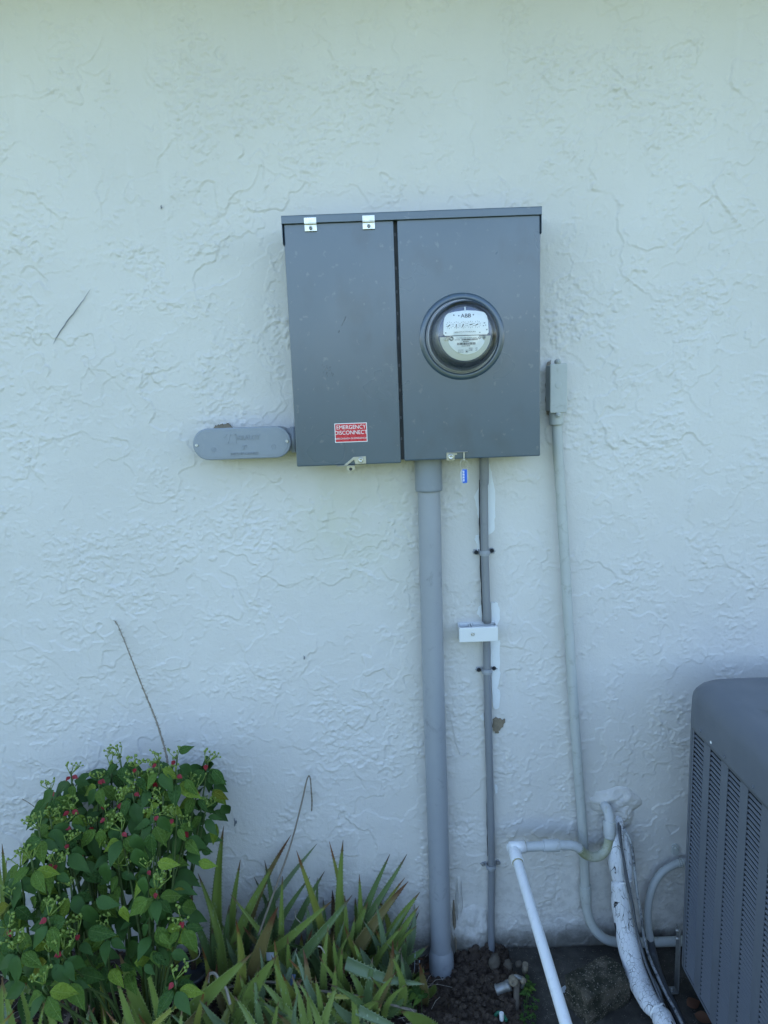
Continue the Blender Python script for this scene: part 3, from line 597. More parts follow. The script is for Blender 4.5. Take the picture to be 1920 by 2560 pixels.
# ================================================================== THIN CONDUIT
c1 = empty('conduit', (.275, -.02, -.01), 'slim dark grey conduit strapped to the wall just right of the thick conduit', 'conduit pipe')
tp = lambda q, d: P(q[0], q[1], d)
up = [Vector((.2705, -.02, 1.49)), tp((1210, 1230), .02), tp((1212, 1380), .02), tp((1218, 1557), .022)]
MB().tube(smooth_path(up, 6), .0108, 24).build('upper_pipe', M['pvc_dark'], c1)
MB().lathe((.2703, -.02, 0), (0, 0, 1), [(.0108, 1.405), (.0122, 1.412), (.0126, 1.425), (.0126, 1.489)], 28).build('coupling', M['pvc_dark'], c1)
dn = [tp((1217, 1590), .02), tp((1217, 1650), .018), tp((1222, 1850), .018), tp((1227, 2050), .018), tp((1229, 2190), .018), tp((1228, 2300), .018), Vector((.2745, -.019, -.04))]
MB().tube(smooth_path(dn, 5), .0104, 24).build('lower_pipe', M['pvc_dark'], c1)
def text_v(body, size, p, parent):
    cu_ = bpy.data.curves.new('lettering', 'FONT'); cu_.body = body; cu_.size = size; cu_.extrude = .0001; cu_.align_x = 'CENTER'; cu_.align_y = 'CENTER'
for (qx, qy, lab, mt) in ((1212, 1382, 'two-hole strap holding the slim conduit above the white clamp box', 'dark_screw'), (1218, 1678, 'two-hole strap with raised ears just below the white clamp box', 'dark_screw'), (1228, 2167, 'lowest two-hole strap on the slim conduit, with silver bolt heads', 'galv')):
    a = P(qx, qy, .02); r_ = .0125
    s = empty('pipe_strap', (a.x, 0, a.z-.008), lab, 'pipe strap', 'straps on the slim conduit')
    bm_ = MB(); n = 14
    prof = [(-.027, .0015), (-.0165, .0015), (-.0135, .004)]+[(-r_*math.cos(math.pi*k/n), .018+r_*math.sin(math.pi*k/n)) for k in range(n+1)]+[(.0135, .004), (.0165, .0015), (.027, .0015)]
    for zz0, zz1, out_ in ((-.0070, .0070, 0), (-.0022, .0022, .0016)):
        ins = [(x, y) for x, y in prof]; ous = [(x*(1+(.0018+out_)/.02), y+.0018+out_*.9) for x, y in prof]; k = len(prof)
        vs_ = [(a.x+x, -y, a.z+zz0) for x, y in ins]+[(a.x+x, -y, a.z+zz0) for x, y in ous]+[(a.x+x, -y, a.z+zz1) for x, y in ins]+[(a.x+x, -y, a.z+zz1) for x, y in ous]
        fs = []
        for i in range(k-1): fs += [(i, i+1, k+i+1, k+i), (2*k+i, 3*k+i, 3*k+i+1, 2*k+i+1), (k+i, k+i+1, 3*k+i+1, 3*k+i), (i, 2*k+i, 2*k+i+1, i+1)]
        fs += [(0, k, 3*k, 2*k), (k-1, 3*k-1, 4*k-1, 2*k-1)]; bm_.add(vs_, fs)
    bm_.build('band', M['pvc_grey'], s, .0006)
    for sx_ in (-1, 1):
        MB().lathe((a.x+sx_*.0215, 0, a.z+(.002 if sx_ > 0 else -.001)), ax, [(.0075, 0), (.0072, .0035), (.005, .0042)], 20).build('ear', M['pvc_grey'], s)
        screw((a.x+sx_*.0215, -.0036, a.z+(.002 if sx_ > 0 else -.001)), .0056, s, M[mt], h=.006, name='bolt')
# ================================================================== WHITE CLAMP BOX
b0, b1 = P(1148, 1603, .05), P(1245, 1569, .05)
bx0, bx1, bz0, bz1 = b0.x, b1.x, .9785, 1.020
bb = empty('bonding_clamp_box', ((bx0+bx1)/2, 0, bz0), 'small white plastic grounding clamp box screwed across the slim conduit', 'clamp box')
MB().box((bx0, -.046, bz0), (bx1, -.052, bz1)).build('front', M['white_plastic'], bb, .002)
MB().box((bx0+.0005, -.0002, bz0+.0005), (bx0+.003, -.0465, bz1-.001)).box((bx1-.003, -.0002, bz0+.0005), (bx1-.0005, -.0465, bz1-.001)).box((bx0+.003, -.0002, bz0+.0005), (bx1-.003, -.008, bz1-.001)).box((bx0+.003, -.008, bz0+.0005), (bx1-.003, -.0465, bz0+.004)).build('shell', M['white_plastic'], bb, .0008)
for xx in (bx0+.031, bx0+.037): MB().box((xx, -.0085, bz0+.004), (xx+.0022, -.0462, bz1-.002)).build('rib', M['white_plastic'], bb)
MB().box((bx0+.039, -.034, bz1-.009), (bx1-.003, -.0462, bz1-.002)).build('ledge', M['white_plastic'], bb)
a = P(1182, 1585, .052); screw((a.x, -.052, a.z), .005, bb, M['zinc'])

# ================================================================== RIGHT PAINTED CONDUIT
c3 = empty('conduit', (.5, -.03, 0), 'light painted conduit below the small rectangular box, bending right behind the white insulated line', 'conduit pipe')
l0, l1 = P(1376, 1033, .06), P(1419, 909, .06)
lbx0, lbx1, lbz0, lbz1 = l0.x-.001, l1.x, l0.z, l1.z+.001
lb = empty('conduit_box', ((lbx0+lbx1)/2, 0, lbz0-.03), 'narrow upright painted conduit access box right of the panel edge', 'conduit fitting')
MB().box((lbx0+.001, -.002, lbz0+.004), (lbx1-.003, -.054, lbz1-.003)).build('housing', M['pipe_painted'], lb, .004)
MB().box((lbx0, -.0545, lbz0), (lbx1, -.060, lbz1)).build('cover', M['pipe_painted'], lb, .003)
for zz, s_ in ((lbz1, 1), (lbz0, -1)):
    xm = (lbx0+lbx1)/2; MB().lathe((xm, 0, zz+s_*.005), ax, [(.0068, .040), (.0068, .0585), (.0058, .0600), (.0001, .0600)], 20).build('ear', M['pipe_painted'], lb); screw((xm, -.060, zz+s_*.005), .0042, lb, M['pipe_painted'])
MB().lathe(((lbx0+lbx1)/2-.001, 0, (lbz0+lbz1)/2+.008), ax, [(.0085, .0600), (.0085, .0604), (.0078, .0606), (.0001, .0604)], 24).build('disc_mark', M['pipe_painted'], lb)
pth = [P(1392, 1045, .032), P(1394, 1110, .03), P(1408, 1330, .03), P(1430, 1700, .028), P(1445, 1920, .028), P(1458, 2100, .028), P(1463, 2220, .028), P(1465, 2255, .028), P(1471, 2290, .03), P(1486, 2322, .034), P(1508, 2344, .038), P(1534, 2354, .04), P(1580, 2356, .04), P(1640, 2355, .04), P(1712, 2352, .04)]
MB().tube(smooth_path(pth, 5), .0136, 28).build('pipe', M['pipe_painted'], c3)
a = P(1392, 1062, .032); MB().lathe((a.x-.0015, -.032, 0), (.0, 0, 1), [(.0136, a.z), (.0182, a.z), (.0186, a.z+.004), (.0182, a.z+.034)], 28).build('collar', M['pipe_painted'], c3)
a, b_ = P(1464, 2250, .028), P(1463, 2213, .028); dv = (b_-a).normalized(); L = (b_-a).length
MB().lathe(a, dv, [(.0136, 0), (.0163, 0), (.0166, .002), (.0164, L-.002), (.0162, L), (.0136, L)], 28).build('coupling', M['pipe_painted'], c3)

# ================================================================== WHITE DRAIN LINE
dr = empty('drain_pipe', tuple(P(1489, 2142, .08)-Vector((0, 0, .1))), 'white plastic drain pipe with stained trap bend, reaching out toward the viewer', 'drain pipe')
trap = [P(1505, 2008, -.01), P(1515, 2018, .025), P(1523, 2040, .045), P(1524, 2070, .055), P(1523, 2095, .06), P(1516, 2122, .066), P(1500, 2139, .072), P(1480, 2142, .078), P(1462, 2135, .083), P(1447, 2121, .087), P(1432, 2114, .090), P(1412, 2113, .093), P(1395, 2113, .095), P(1300, 2118, .1)]
sp_ = smooth_path(trap, 5)
MB().tube(sp_[:21], .0145, 24).build('wall_elbow', M['pvc_dull'], dr); MB().tube(sp_[20:46], .0132, 24).build('trap_bend', M['pvc_algae'], dr); MB().tube(sp_[44:], .0132, 24).build('pipe', M['pvc_dull'], dr)
MB().tube([P(1524, 2052, .05), P(1524, 2086, .058)], .0175, 24).build('coupling', M['pvc_dull'], dr, .002)
MB().tube([P(1397, 2113, .0952), P(1358, 2114.5, .0972)], .0168, 24).build('coupling', M['pvc_dull'], dr, .001)
MB().tube([P(1312, 2116, .099), P(1276, 2121, .103), P(1273, 2122, .105)], [.0172, .0172, .012], 24).build('elbow', M['pvc_white'], dr)
e0 = P(1284, 2122, .103); e1 = P(1416, 2564, .60); dd = (e1-e0).normalized()
MB().tube([e0, e0+dd*.02, e0+dd*.050], [.0165, .0172, .0175], 24).build('elbow', M['pvc_white'], dr, .0008)
MB().tube([e0+dd*(.03+k*(.22+(e1-e0).length)/24) for k in range(25)], .0133, 28).build('long_pipe', M['pvc_white'], dr)
MB().ico(e0, .0172, 3).build('elbow_corner', M['pvc_white'], dr)
e2 = e1+dd*.25; MB().tube([e2-dd*.02, e2, Vector((e2.x, e2.y-.01, e2.z-.04)), Vector((e2.x, e2.y-.01, -.03))], .0150, 20).build('down_leg', M['pvc_white'], dr)

# ================================================================== INSULATED REFRIGERANT LINE
ls = empty('insulated_line', tuple(P(1560, 2300, .12)-Vector((0, 0, .15))), 'thick cracked white insulated refrigerant line curving down from the wall', 'refrigerant line')
main = [P(1543, 2035, .0), P(1544, 2070, .03), P(1540, 2105, .055), P(1541, 2150, .068), P(1546, 2190, .075), P(1548, 2200, .078), P(1549, 2212, .082), P(1552, 2250, .09), P(1560, 2305, .105), P(1574, 2377, .145), P(1594, 2445, .20), P(1622, 2503, .265), P(1642, 2526, .292), P(1655, 2545, .31), P(1678, 2590, .35), P(1710, 2640, .40), P(1760, 2690, .45), PG(1850, 2740, .04)]
rad = [.012, .019, .022, .0235, .021, .017, .0235, .0265, .0285, .0295, .0290, .0275, .021, .026, .026, .025, .025, .025]
mp_ = smooth_path(main, 5); rr_ = []
for i in range(len(mp_)):
    u = i/5; k = min(int(u), len(rad)-2); rr_.append(rad[k]*(1-(u-k))+rad[k+1]*(u-k))
MB().tube(mp_, [r_*(1+.03*math.sin(i*.9)) for i, r_ in enumerate(rr_)], 32).build('insulation', M['insul'], ls)
sec = [P(1545, 2045, .01), P(1556, 2085, .04), P(1566, 2130, .055), P(1570, 2175, .062), P(1568, 2205, .07), P(1572, 2250, .075), P(1580, 2300, .088), P(1590, 2350, .10)]
MB().tube(smooth_path(sec, 5), [.010]*6+[.0125]*10+[.0115]*20, 20).build('insulation', M['insul'], ls, label='slimmer second insulated tube')
def ring_at(c_, dv, r0_, name, wd=.004):
    dv = dv.normalized(); a_ = dv.orthogonal().normalized(); b_ = dv.cross(a_)
    q = [c_+(a_*math.cos(2*math.pi*k/22)+b_*math.sin(2*math.pi*k/22))*r0_+Vector((0, -.001*math.sin(k), .0015*math.sin(k*1.3))) for k in range(23)]
    MB().tube(q, .0028, 8, flat=1).build(name, M['pvc_white'], ls)
ring_at(P(1556, 2200, .075), P(1549, 2212, .082)-P(1546, 2190, .075), .0245, 'cable_tie')
ring_at(P(1644, 2528, .294), P(1655, 2545, .31)-P(1622, 2503, .265), .0225, 'cable_tie')
MB().tube([P(1562, 2199, .105), P(1572, 2203, .108), P(1573, 2205, .1)], [.003, .003, .002], 8).build('tie_tail', M['pvc_white'], ls)
def cable(name, pts, r_, mat, label, cat='cable'):
    o = MB().tube(smooth_path([PL(q[0], q[1], q[2]+max(0, q[1]-2350)*.0005, .008) for q in pts], 6), r_, 10).build(name, mat); tag(o, label, cat); return o
cable('cable', [(1553,2060,.01),(1563,2078,.05),(1577,2105,.06),(1584,2150,.068),(1589,2200,.075),(1595,2245,.082),(1604,2295,.09),(1610,2345,.10),(1622,2390,.115),(1640,2432,.135),(1660,2475,.16),(1682,2515,.18),(1706,2560,.21),(1730,2600,.24)], .0042, M['cable_peel'], 'peeling paint-flecked cable furthest right of the white insulated line')
cable('cable', [(1546,2050,.01),(1548,2085,.09),(1556,2130,.098),(1565,2180,.108),(1575,2230,.12),(1586,2290,.135),(1598,2350,.145),(1612,2400,.16),(1632,2450,.18),(1652,2500,.205),(1668,2540,.225),(1700,2590,.25)], .0034, M['cable'], 'thin dark cable running along the right edge of the white insulated line')
cable('cable', [(1550,2055,.02),(1553,2100,.092),(1560,2160,.102),(1568,2215,.115),(1582,2260,.118),(1590,2310,.125),(1605,2370,.14),(1618,2420,.16),(1646,2470,.19),(1664,2530,.215),(1690,2580,.24)], .0028, M['cable'], 'hair-thin grey wire between the insulated line and the peeling cable')

# ================================================================== WHIP CONDUIT
wh = empty('flexible_conduit', tuple(P(1630, 2400, .08)-Vector((0, 0, .05))), 'grey flexible conduit arching from a wall strap beside the condenser down to the ground', 'conduit pipe')
wp = [P(1740, 2150, .03), P(1717, 2154, .03), P(1690, 2160, .032), P(1661, 2176, .036), P(1641, 2199, .04), P(1628, 2229, .045), P(1621, 2265, .05), P(1620, 2305, .055), P(1626, 2350, .065), P(1636, 2395, .085), PL(1654, 2452, .17, .012), PL(1680, 2508, .2, .012), PL(1705, 2560, .24, .012), PL(1730, 2610, .27, .012)]
MB().tube(smooth_path(wp, 6), .0108, 22).build('pipe', M['whip'], wh)
a = P(1701, 2157, .032); ws = empty('pipe_strap', (a.x, 0, a.z-.02), 'painted one-hole strap over the flexible conduit beside the condenser', 'pipe strap')
dv = (P(1690, 2160, .032)-P(1717, 2154, .03)).normalized()
mb = MB()
for k in (-1.2, 0, 1.2): mb.lathe(a+dv*k*.0052-dv*.0022, dv, [(.0108, 0), (.0128, .0005), (.0128, .0038), (.0108, .0044)], 24)
mb.build('band', M['pipe_painted'], ws)
b_ = P(1691, 2124, .01); tab = capsule(b_.x, b_.z+.013, a.z+.004, .0105, 0, -.006).build('tab', M['pipe_painted'], ws, .001); screw((b_.x, -.006, b_.z), .0045, ws, M['pipe_painted'])

# ================================================================== CONDENSER
X0, YR, SZ, ZT, ZB = .761, -.176, .79, .92, .098
ac = empty('air_conditioner', (X0+SZ/2, YR-SZ/2, 0), 'dark blue-grey outdoor air conditioning condenser with louvered sides in the lower right corner', 'air conditioner')
def rrect(x0, x1, y0, y1, r_, N=128):
    cx_, cy_ = (x0+x1)/2, (y0+y1)/2; hx, hy = (x1-x0)/2, (y1-y0)/2; out = []
    for k in range(N):
        a_ = 2*math.pi*(k+.5)/N; dx, dy = math.cos(a_), math.sin(a_); lo, hi = 0, 3
        for _ in range(26):
            m_ = (lo+hi)/2; qx, qy = abs(dx*m_)-(hx-r_), abs(dy*m_)-(hy-r_)
            sdv = math.hypot(max(qx, 0), max(qy, 0))+min(max(qx, qy), 0)-r_
            if sdv > 0: hi = m_
            else: lo = m_
        out.append((cx_+dx*lo, cy_+dy*lo))
    return out
N = 160; prof = [(.002, .794), (-.004, .795), (-.005, .803), (-.005, .830), (-.004, .868)]+[(-.004+.050*(1-math.cos(R(q))), .868+.050*math.sin(R(q))*.98) for q in (15, 30, 45, 60, 75, 88)]+[(.07, .9175), (.10, .919)]
cap = MB(); rings = []
for ins, z in prof: rings.append([(x, y, z) for x, y in rrect(X0+ins, X0+SZ-ins, YR-SZ+ins, YR-ins, max(.03, .062-max(0, ins)*.3), N)])
ccx, ccy, fr_ = X0+SZ/2, YR-SZ/2, .335
for r_, z in ((fr_+.006, .920), (fr_, .917), (fr_-.004, .905), (fr_-.006, .86)):
    rings.append([(ccx+r_*math.cos(2*math.pi*(k+.5)/N), ccy+r_*math.sin(2*math.pi*(k+.5)/N), z) for k in range(N)])
vs_ = [v for r_ in rings for v in r_]; cap.add(vs_, [(i*N+k, i*N+(k+1) % N, (i+1)*N+(k+1) % N, (i+1)*N+k) for i in range(len(rings)-1) for k in range(N)], True)
cap.build('top_cover', M['ac'], ac)
g = MB()
for i in range(1, 13):
    r_ = fr_*i/12.3; g.tube([(ccx+r_*math.cos(2*math.pi*k/48), ccy+r_*math.sin(2*math.pi*k/48), .912+.01*(1-(i/12)**2)) for k in range(49)], .002, 6)
for k in range(8): a_ = math.pi*k/4; g.tube([(ccx, ccy, .920), (ccx+fr_*math.cos(a_), ccy+fr_*math.sin(a_), .909)], .002, 6)
g.build('fan_guard', M['ac'], ac)
fb = MB().lathe((ccx, ccy, .80), (0, 0, 1), [(.06, 0), (.06, .05), (.001, .052)], 24)
fan = fb.build('fan_hub', M['ac_in'], ac)
for k in range(3):
    a_ = 2*math.pi*k/3; b1_, b2_ = a_-.45, a_+.45
    MB().add([(ccx+.06*math.cos(b1_), ccy+.06*math.sin(b1_), .82), (ccx+.27*math.cos(b1_), ccy+.27*math.sin(b1_), .80), (ccx+.27*math.cos(b2_), ccy+.27*math.sin(b2_), .85), (ccx+.06*math.cos(b2_), ccy+.06*math.sin(b2_), .84)], [(0, 1, 2, 3)]).build('fan_blade', M['ac_in'], ac)
MB().box((X0+.03, YR-.03, ZB+.01), (X0+SZ-.03, YR-SZ+.03, .79)).build('coil', M['ac_in'], ac)
MB().box((X0+.03, YR-.01, ZB-.05), (X0+SZ-.03, YR-SZ+.03, ZB)).build('base_pan', M['ac_in'], ac)
# left side panel with stamped louvers (column width .058, period .088)
cols = [(-.2320-.0885*k, -.2320-.0885*k-.056) for k in range(8)]
side = MB(); edges = [(YR-.0455, cols[0][0])]+[(cols[k][1], cols[k+1][0]) for k in range(7)]+[(cols[7][1], YR-SZ+.0455)]
for y0, y1 in edges: side.box((X0, y0, ZB), (X0+.0015, y1, .80))
side.box((X0+.0001, YR-.0455, .789), (X0+.0014, YR-SZ+.0455, .80)).box((X0+.0001, YR-.0455, ZB), (X0+.0014, YR-SZ+.0455, .105))
sp = side.build('side_panel', M['ac'], ac, label='left panel with columns of slots')
pitch = .01235; nl = int((.789-.105)/pitch)
def louver_mb(y0, y1, z):
    mb = MB(); e = .0012
    o0, o1 = (X0, y0+e, z-.0120), (X0, y1-e, z-.0120); i0, i1 = (X0+.0042, y0-e, z-.0084), (X0+.0042, y1+e, z-.0084)
    j0, j1 = (X0+.0050, y0-e, z-.0090), (X0+.0050, y1+e, z-.0090); k0, k1 = (X0+.0006, y0+e, z-.0128), (X0+.0006, y1-e, z-.0128)
    mb.add([o0, o1, i0, i1, j0, j1, k0, k1], [(0, 1, 3, 2), (2, 3, 5, 4), (4, 5, 7, 6), (0, 2, 4, 6), (1, 7, 5, 3), (6, 7, 1, 0)]); return mb
proto = {}
for k, (y0, y1) in enumerate(cols):
    if k < 5:
        me = louver_mb(y0, y1, 0).mesh('louver', M['ac'], Vector((X0, y0, 0))) if 0 not in proto else proto[0]; proto[0] = me
        for i in range(nl):
            o = bpy.data.objects.new('louver', me); sc.collection.objects.link(o); o.parent = sp
            o.location = Vector((X0, y0, .789-i*pitch))-ORG['air_conditioner']
    else:
        mb = MB()
        for i in range(nl): q = louver_mb(y0, y1, .789-i*pitch); mb.add(q.v, q.f)
        o = mb.build('louver_column', M['ac'], ac); o['kind'] = 'stuff'
# rear panel, corner posts, front and right panels
post = MB()
for (cx_, cy_, a0_) in ((X0+.045, YR-.045, 90), (X0+.045, YR-SZ+.045, 180), (X0+SZ-.045, YR-SZ+.045, 270), (X0+SZ-.045, YR-.045, 0)):
    n = 8; vs_ = []
    for zz in (ZB, .80):
        for k in range(n+1): a_ = R(a0_+90*k/n); vs_.append((cx_+.0448*math.cos(a_), cy_+.0448*math.sin(a_), zz))
    MB().add(vs_, [(k, k+1, n+1+k+1, n+1+k) for k in range(n)], True).build('corner_post', M['ac'], ac)
MB().box((X0+.045, YR-.0015, ZB), (X0+SZ-.045, YR, .80)).build('rear_panel', M['ac'], ac)
MB().box((X0+.02, YR-SZ, ZB), (X0+SZ-.02, YR-SZ+.0015, .80)).build('front_panel', M['ac'], ac)
MB().box((X0+SZ-.0015, YR-.02, ZB), (X0+SZ, YR-SZ+.02, .80)).build('right_panel', M['ac'], ac)
mb = MB()
for i in range(27):
    z = .785-i*.025; q_ = [(X0+.045-.0453*math.cos(R(w_)), YR-.045+.0453*math.sin(R(w_))) for w_ in (56, 70, 86)]
    mb.add([(x, y, z-.012*k/2) for k, (x, y) in enumerate(q_)]+[(x, y, z-.004-.012*k/2) for k, (x, y) in enumerate(q_)], [(0, 1, 4, 3), (1, 2, 5, 4)])
o = mb.build('corner_louvers', M['ac_in'], ac); o['kind'] = 'stuff'
for k in (0, 1): MB().box((X0+.05+k*.6, YR-.05, 0), (X0+.13+k*.6, YR-.7, ZB-.05)).build('foot', M['ac_in'], ac)
a = PX = P(1821, 1876, .33); MB().ico((X0-.0145, -.352, .822), .004, 1, (.3, 1, 1), .3, rnd).build('paint_chip', M['white'], ac)

for k in range(6):
    screw((X0-.0052, YR-.10-k*.125, .812), .0042, ac, M['ac'], (-1, 0, 0), .002)
MB().box((X0-.0003, YR-.0475, ZB), (X0+.001, YR-.0468, .795)).build('seam', M['ac_in'], ac)
for q_, w_ in ((e0+dd*.051, .0150), (e0+dd*.0525, .0142)): MB().lathe(q_, dd, [(.0133, -.0008), (w_, -.0008), (w_, .0006), (.0133, .0008)], 24).build('glue_ring', M['glue'], dr)
MB().lathe(P(1312, 2116, .099), (P(1397, 2113, .0952)-P(1358, 2114.5, .0972)).normalized(), [(.0132, -.001), (.0160, -.001), (.0160, .001), (.0132, .001)], 24).build('glue_ring', M['glue'], dr)
# metal strap bracket beside the condenser
a0_, a1_ = PG(1700, 2482, .0), P(1712, 2358, .16)
br = empty('anchor_bracket', (a0_.x, a0_.y, 0), 'thin galvanised angle bracket anchoring the condenser corner to the slab', 'bracket')
MB().box((.757, -.205, .004), (.760, -.180, .20)).build('upright', M['galv'], br, .0005); MB().box((.735, -.205, .002), (.758, -.180, .0045)).build('foot_plate', M['galv'], br, .0005)
screw((.744, -.193, .0045), .008, br, M['galv'], (0, 0, 1), .003, 'washer'); screw((.7565, -.193, .165), .005, br, M['galv'], (-1, 0, 0), .006, 'bolt'); screw((.7565, -.193, .19), .005, br, M['galv'], (-1, 0, 0), .006, 'bolt')

# ================================================================== ROCK, STONES, GROUND ROD
def rocky(name, c_, sz, seed, mat, sub=4, rough=.22, box=.55, rotz=0, label=None, cat='stone', group=None):
    bm = bmesh.new(); bmesh.ops.create_icosphere(bm, subdivisions=sub, radius=1)
    for v in bm.verts:
        p = v.co.copy(); k = max(abs(p.x), abs(p.y), abs(p.z)); p = p.lerp(p/k*.86, box)
        f = 1+rough*noise.fractal(p*1.3+Vector((seed, 0, 0)), 1, 2, 5)+rough*.35*noise.fractal(p*7+Vector((0, seed, 0)), .8, 2, 3)
        p *= f; v.co = Vector((p.x*sz[0], p.y*sz[1], p.z*sz[2]))
    bm.transform(Matrix.Rotation(rotz, 4, 'Z')); me = bpy.data.meshes.new(name); bm.to_mesh(me); bm.free()
    me.polygons.foreach_set('use_smooth', [True]*len(me.polygons)); me.materials.append(mat)
    o = bpy.data.objects.new(name, me); o.location = c_; sc.collection.objects.link(o); tag(o, label, cat, group); return o
rocky('concrete_chunk', (.532, -.215, .036), (.090, .050, .052), 4.2, M['rock'], 5, .09, 1.0, R(28), 'rough mossy broken concrete chunk on the slab between the drain pipe and insulated line', 'concrete chunk')
for px_, py_, s_, sd_, lab in ((1237, 2405, .020, 1, 'pale rounded stone just below the slim conduit, largest of three'), (1270, 2413, .014, 2, 'middle pale stone below the slim conduit'), (1297, 2410, .010, 3, 'smallest pale stone beside the ground clamp')):
    q = PG(px_, py_, .015); rocky('stone', (q.x, q.y, q.z), (s_, s_*.8, s_), sd_, M['stone'], 3, .25, .3, sd_, lab, 'stone', 'stones below the slim conduit')
rb = empty('ground_clamp', (.305, -.215, 0), 'rusty galvanised grounding rod clamp with a short threaded sleeve poking out of the soil', 'ground clamp')
q0, q1 = P(1240, 2475, .19), P(1276, 2462, .19); dv = (q1-q0).normalized(); L = (q1-q0).length
MB().lathe(q0, dv, [(.011, .002), (.0145, 0), (.0145, .004), (.0128, .006), (.0128, L*.7), (.0142, L*.75), (.0142, L), (.006, L)], 24).build('sleeve', M['galv'], rb)
MB().tube([P(1292, 2450, .195), P(1291, 2520, .21), P(1291, 2540, .22)], .0085, 12).build('rod', M['stone'], rb)
q = P(1284, 2454, .205); MB().lathe(q, (0, -1, .2), [(.013, -.012), (.014, 0), (.012, .004), (.006, .005), (.0055, .002), (.001, .002)], 8).build('clamp_nut', M['mortar'], rb)
MB().tube([P(1277, 2445, .195), P(1290, 2441, .195), P(1303, 2446, .195), P(1308, 2458, .195), P(1304, 2468, .195)], .006, 10).build('clamp_bow', M['galv'], rb)
q = P(1309, 2453, .20); MB().lathe(q, (.4, -1, .1), [(.008, -.01), (.009, 0), (.006, .004), (.001, .004)], 12).build('bolt', M['mortar'], rb)
q = PG(1312, 2432, .01); MB().tube([q, q+Vector((.002, 0, .03))], .008, 10).build('bolt', M['mortar'], rb)
o = MB().tube(smooth_path([PG(1238, 2540, .0), PG(1245, 2532, .008), PG(1256, 2536, .008), PG(1266, 2552, .004)], 5), .0045, 10).build('hose_scrap', M['green_plastic']); tag(o, 'short curl of green plastic hose lying on the dark soil', 'hose scrap')
q = PG(1254, 2550, .01); o = MB().tube([q, q+Vector((0, 0, .022))], .006, 10).build('plastic_plug', M['white_plastic'], bevel=.001); tag(o, 'tiny pale plug standing in the soil next to the green hose scrap', 'plug')
q = PG(1416, 2474, .004); o = MB().prism([(q.x-.013, q.z-.006), (q.x-.002, q.z-.010), (q.x+.010, q.z-.002), (q.x+.012, q.z+.012), (q.x-.004, q.z+.014), (q.x-.014, q.z+.006)], q.y, q.y-.002).build('plastic_shard', M['clearish']); tag(o, 'pale shard of plastic leaning on the left end of the concrete chunk', 'plastic shard')

# ================================================================== SHRUB
rs = random.Random(11)
def leaf_mesh(name, mat, seed, fold=.22, curl=.25, wide=.36):
    rn = random.Random(seed); n = 8; vs_ = []; fs = []
    for i in range(n+1):
        t_ = i/n; w_ = wide*(math.sin(math.pi*t_**.80)**.95*(1-.50*t_*t_)*1.12) if 0 < i < n else .006
        z = -curl*t_*t_+.04*math.sin(t_*5+seed); sx_ = .04*math.sin(t_*3+seed)
        for s_ in (-1, -.55, 0, .55, 1):
            vs_.append((sx_+s_*w_, t_, z+abs(s_)*w_*fold*1.6-abs(s_)**2*w_*.12+.015*math.sin(t_*14+s_*3)))
    for i in range(n):
        for k in range(4): fs.append((i*5+k, i*5+k+1, i*5+5+k+1, i*5+5+k))
    me = bpy.data.meshes.new(name); me.from_pydata(vs_, [], fs); me.polygons.foreach_set('use_smooth', [True]*len(fs)); me.materials.append(mat); me.update(); return me
LM = [[leaf_mesh('leaf', M['leaf'][c_], s_, fold=.15+.1*s_, curl=.12+.16*s_, wide=.235+.02*s_) for s_ in range(3)] for c_ in range(4)]
shrub = empty('flowering_shrub', (-.74, -.30, 0), 'bushy green shrub with small green bud clusters and red bracts in the lower left corner', 'shrub')
SO = ORG[shrub.name]
def orient(pos, yd, nd, s_):
    y_ = yd.normalized(); x_ = y_.cross(nd).normalized(); z_ = x_.cross(y_)
    return Matrix.Translation(pos) @ Matrix((x_, y_, z_)).transposed().to_4x4() @ Matrix.Diagonal((s_, s_, s_, 1))
CL = [(830,120),(765,190),(490,240),(680,270),(350,350),(940,185),(1095,155),(1215,130),(1425,160),(940,260),(1215,235),(1050,290),(1350,350),(1120,410),(710,440),(820,430),(490,480),(1410,480),(1215,540),(1060,520),(740,530),(630,590),(440,590),(350,540),(270,620),(1270,625),(840,630),(460,710),(770,740),(570,760),(220,830),(820,865),(140,880),(490,1010),(80,1080),(1080,1040),(340,1220),(60,1300),(540,1330),(745,1300),(130,1410),(340,1470),(470,1610),(310,1690),(1250,1240),(1210,1660),(1020,890),(380,850),(920,360),(440,1450)]
def dd_(px_, py_): return .17+.34*max(0, (py_-1880)/560)+.05*math.sin(px_*.02)
leaves = []
def put_leaf(pos, yd, nd, s_, c_):
    leaves.append((pos, yd, nd, s_, c_))
TO = Vector((0, -.80, .55))
cpos = []
for (zx, zy) in CL:
    px_, py_ = zx*.3617, 1850+zy*.3617; p = P(px_, py_, dd_(px_, py_)+rs.uniform(.0, .05)); cpos.append(p)
    nL = rs.choice((4, 5, 5)); a0_ = rs.uniform(0, 6)
    for k in range(nL):
        a_ = a0_+2*math.pi*k/nL; yd = Vector((math.cos(a_), math.sin(a_)*.6-.15, rs.uniform(-.9, -.15)))
        nd = (TO*.9+Vector((yd.x*.5, yd.y*.3, .5))+Vector((rs.uniform(-.3, .3), rs.uniform(-.3, .3), 0)))
        low = (py_-1880)/600; c_ = rs.choices((0, 1, 2, 3), (3.5, 5, 2.0+1.2*low, .25))[0]
        put_leaf(p+Vector((0, 0, -.014-.01*rs.random()))+yd.normalized()*.008, yd, nd, rs.uniform(.036, .066), c_)
poly = [(0,2240),(60,2110),(110,1995),(150,1945),(300,1905),(400,1900),(480,1880),(555,1905),(560,2010),(540,2080),(500,2150),(470,2220),(465,2320),(420,2400),(300,2440),(200,2480),(90,2500),(0,2440)]
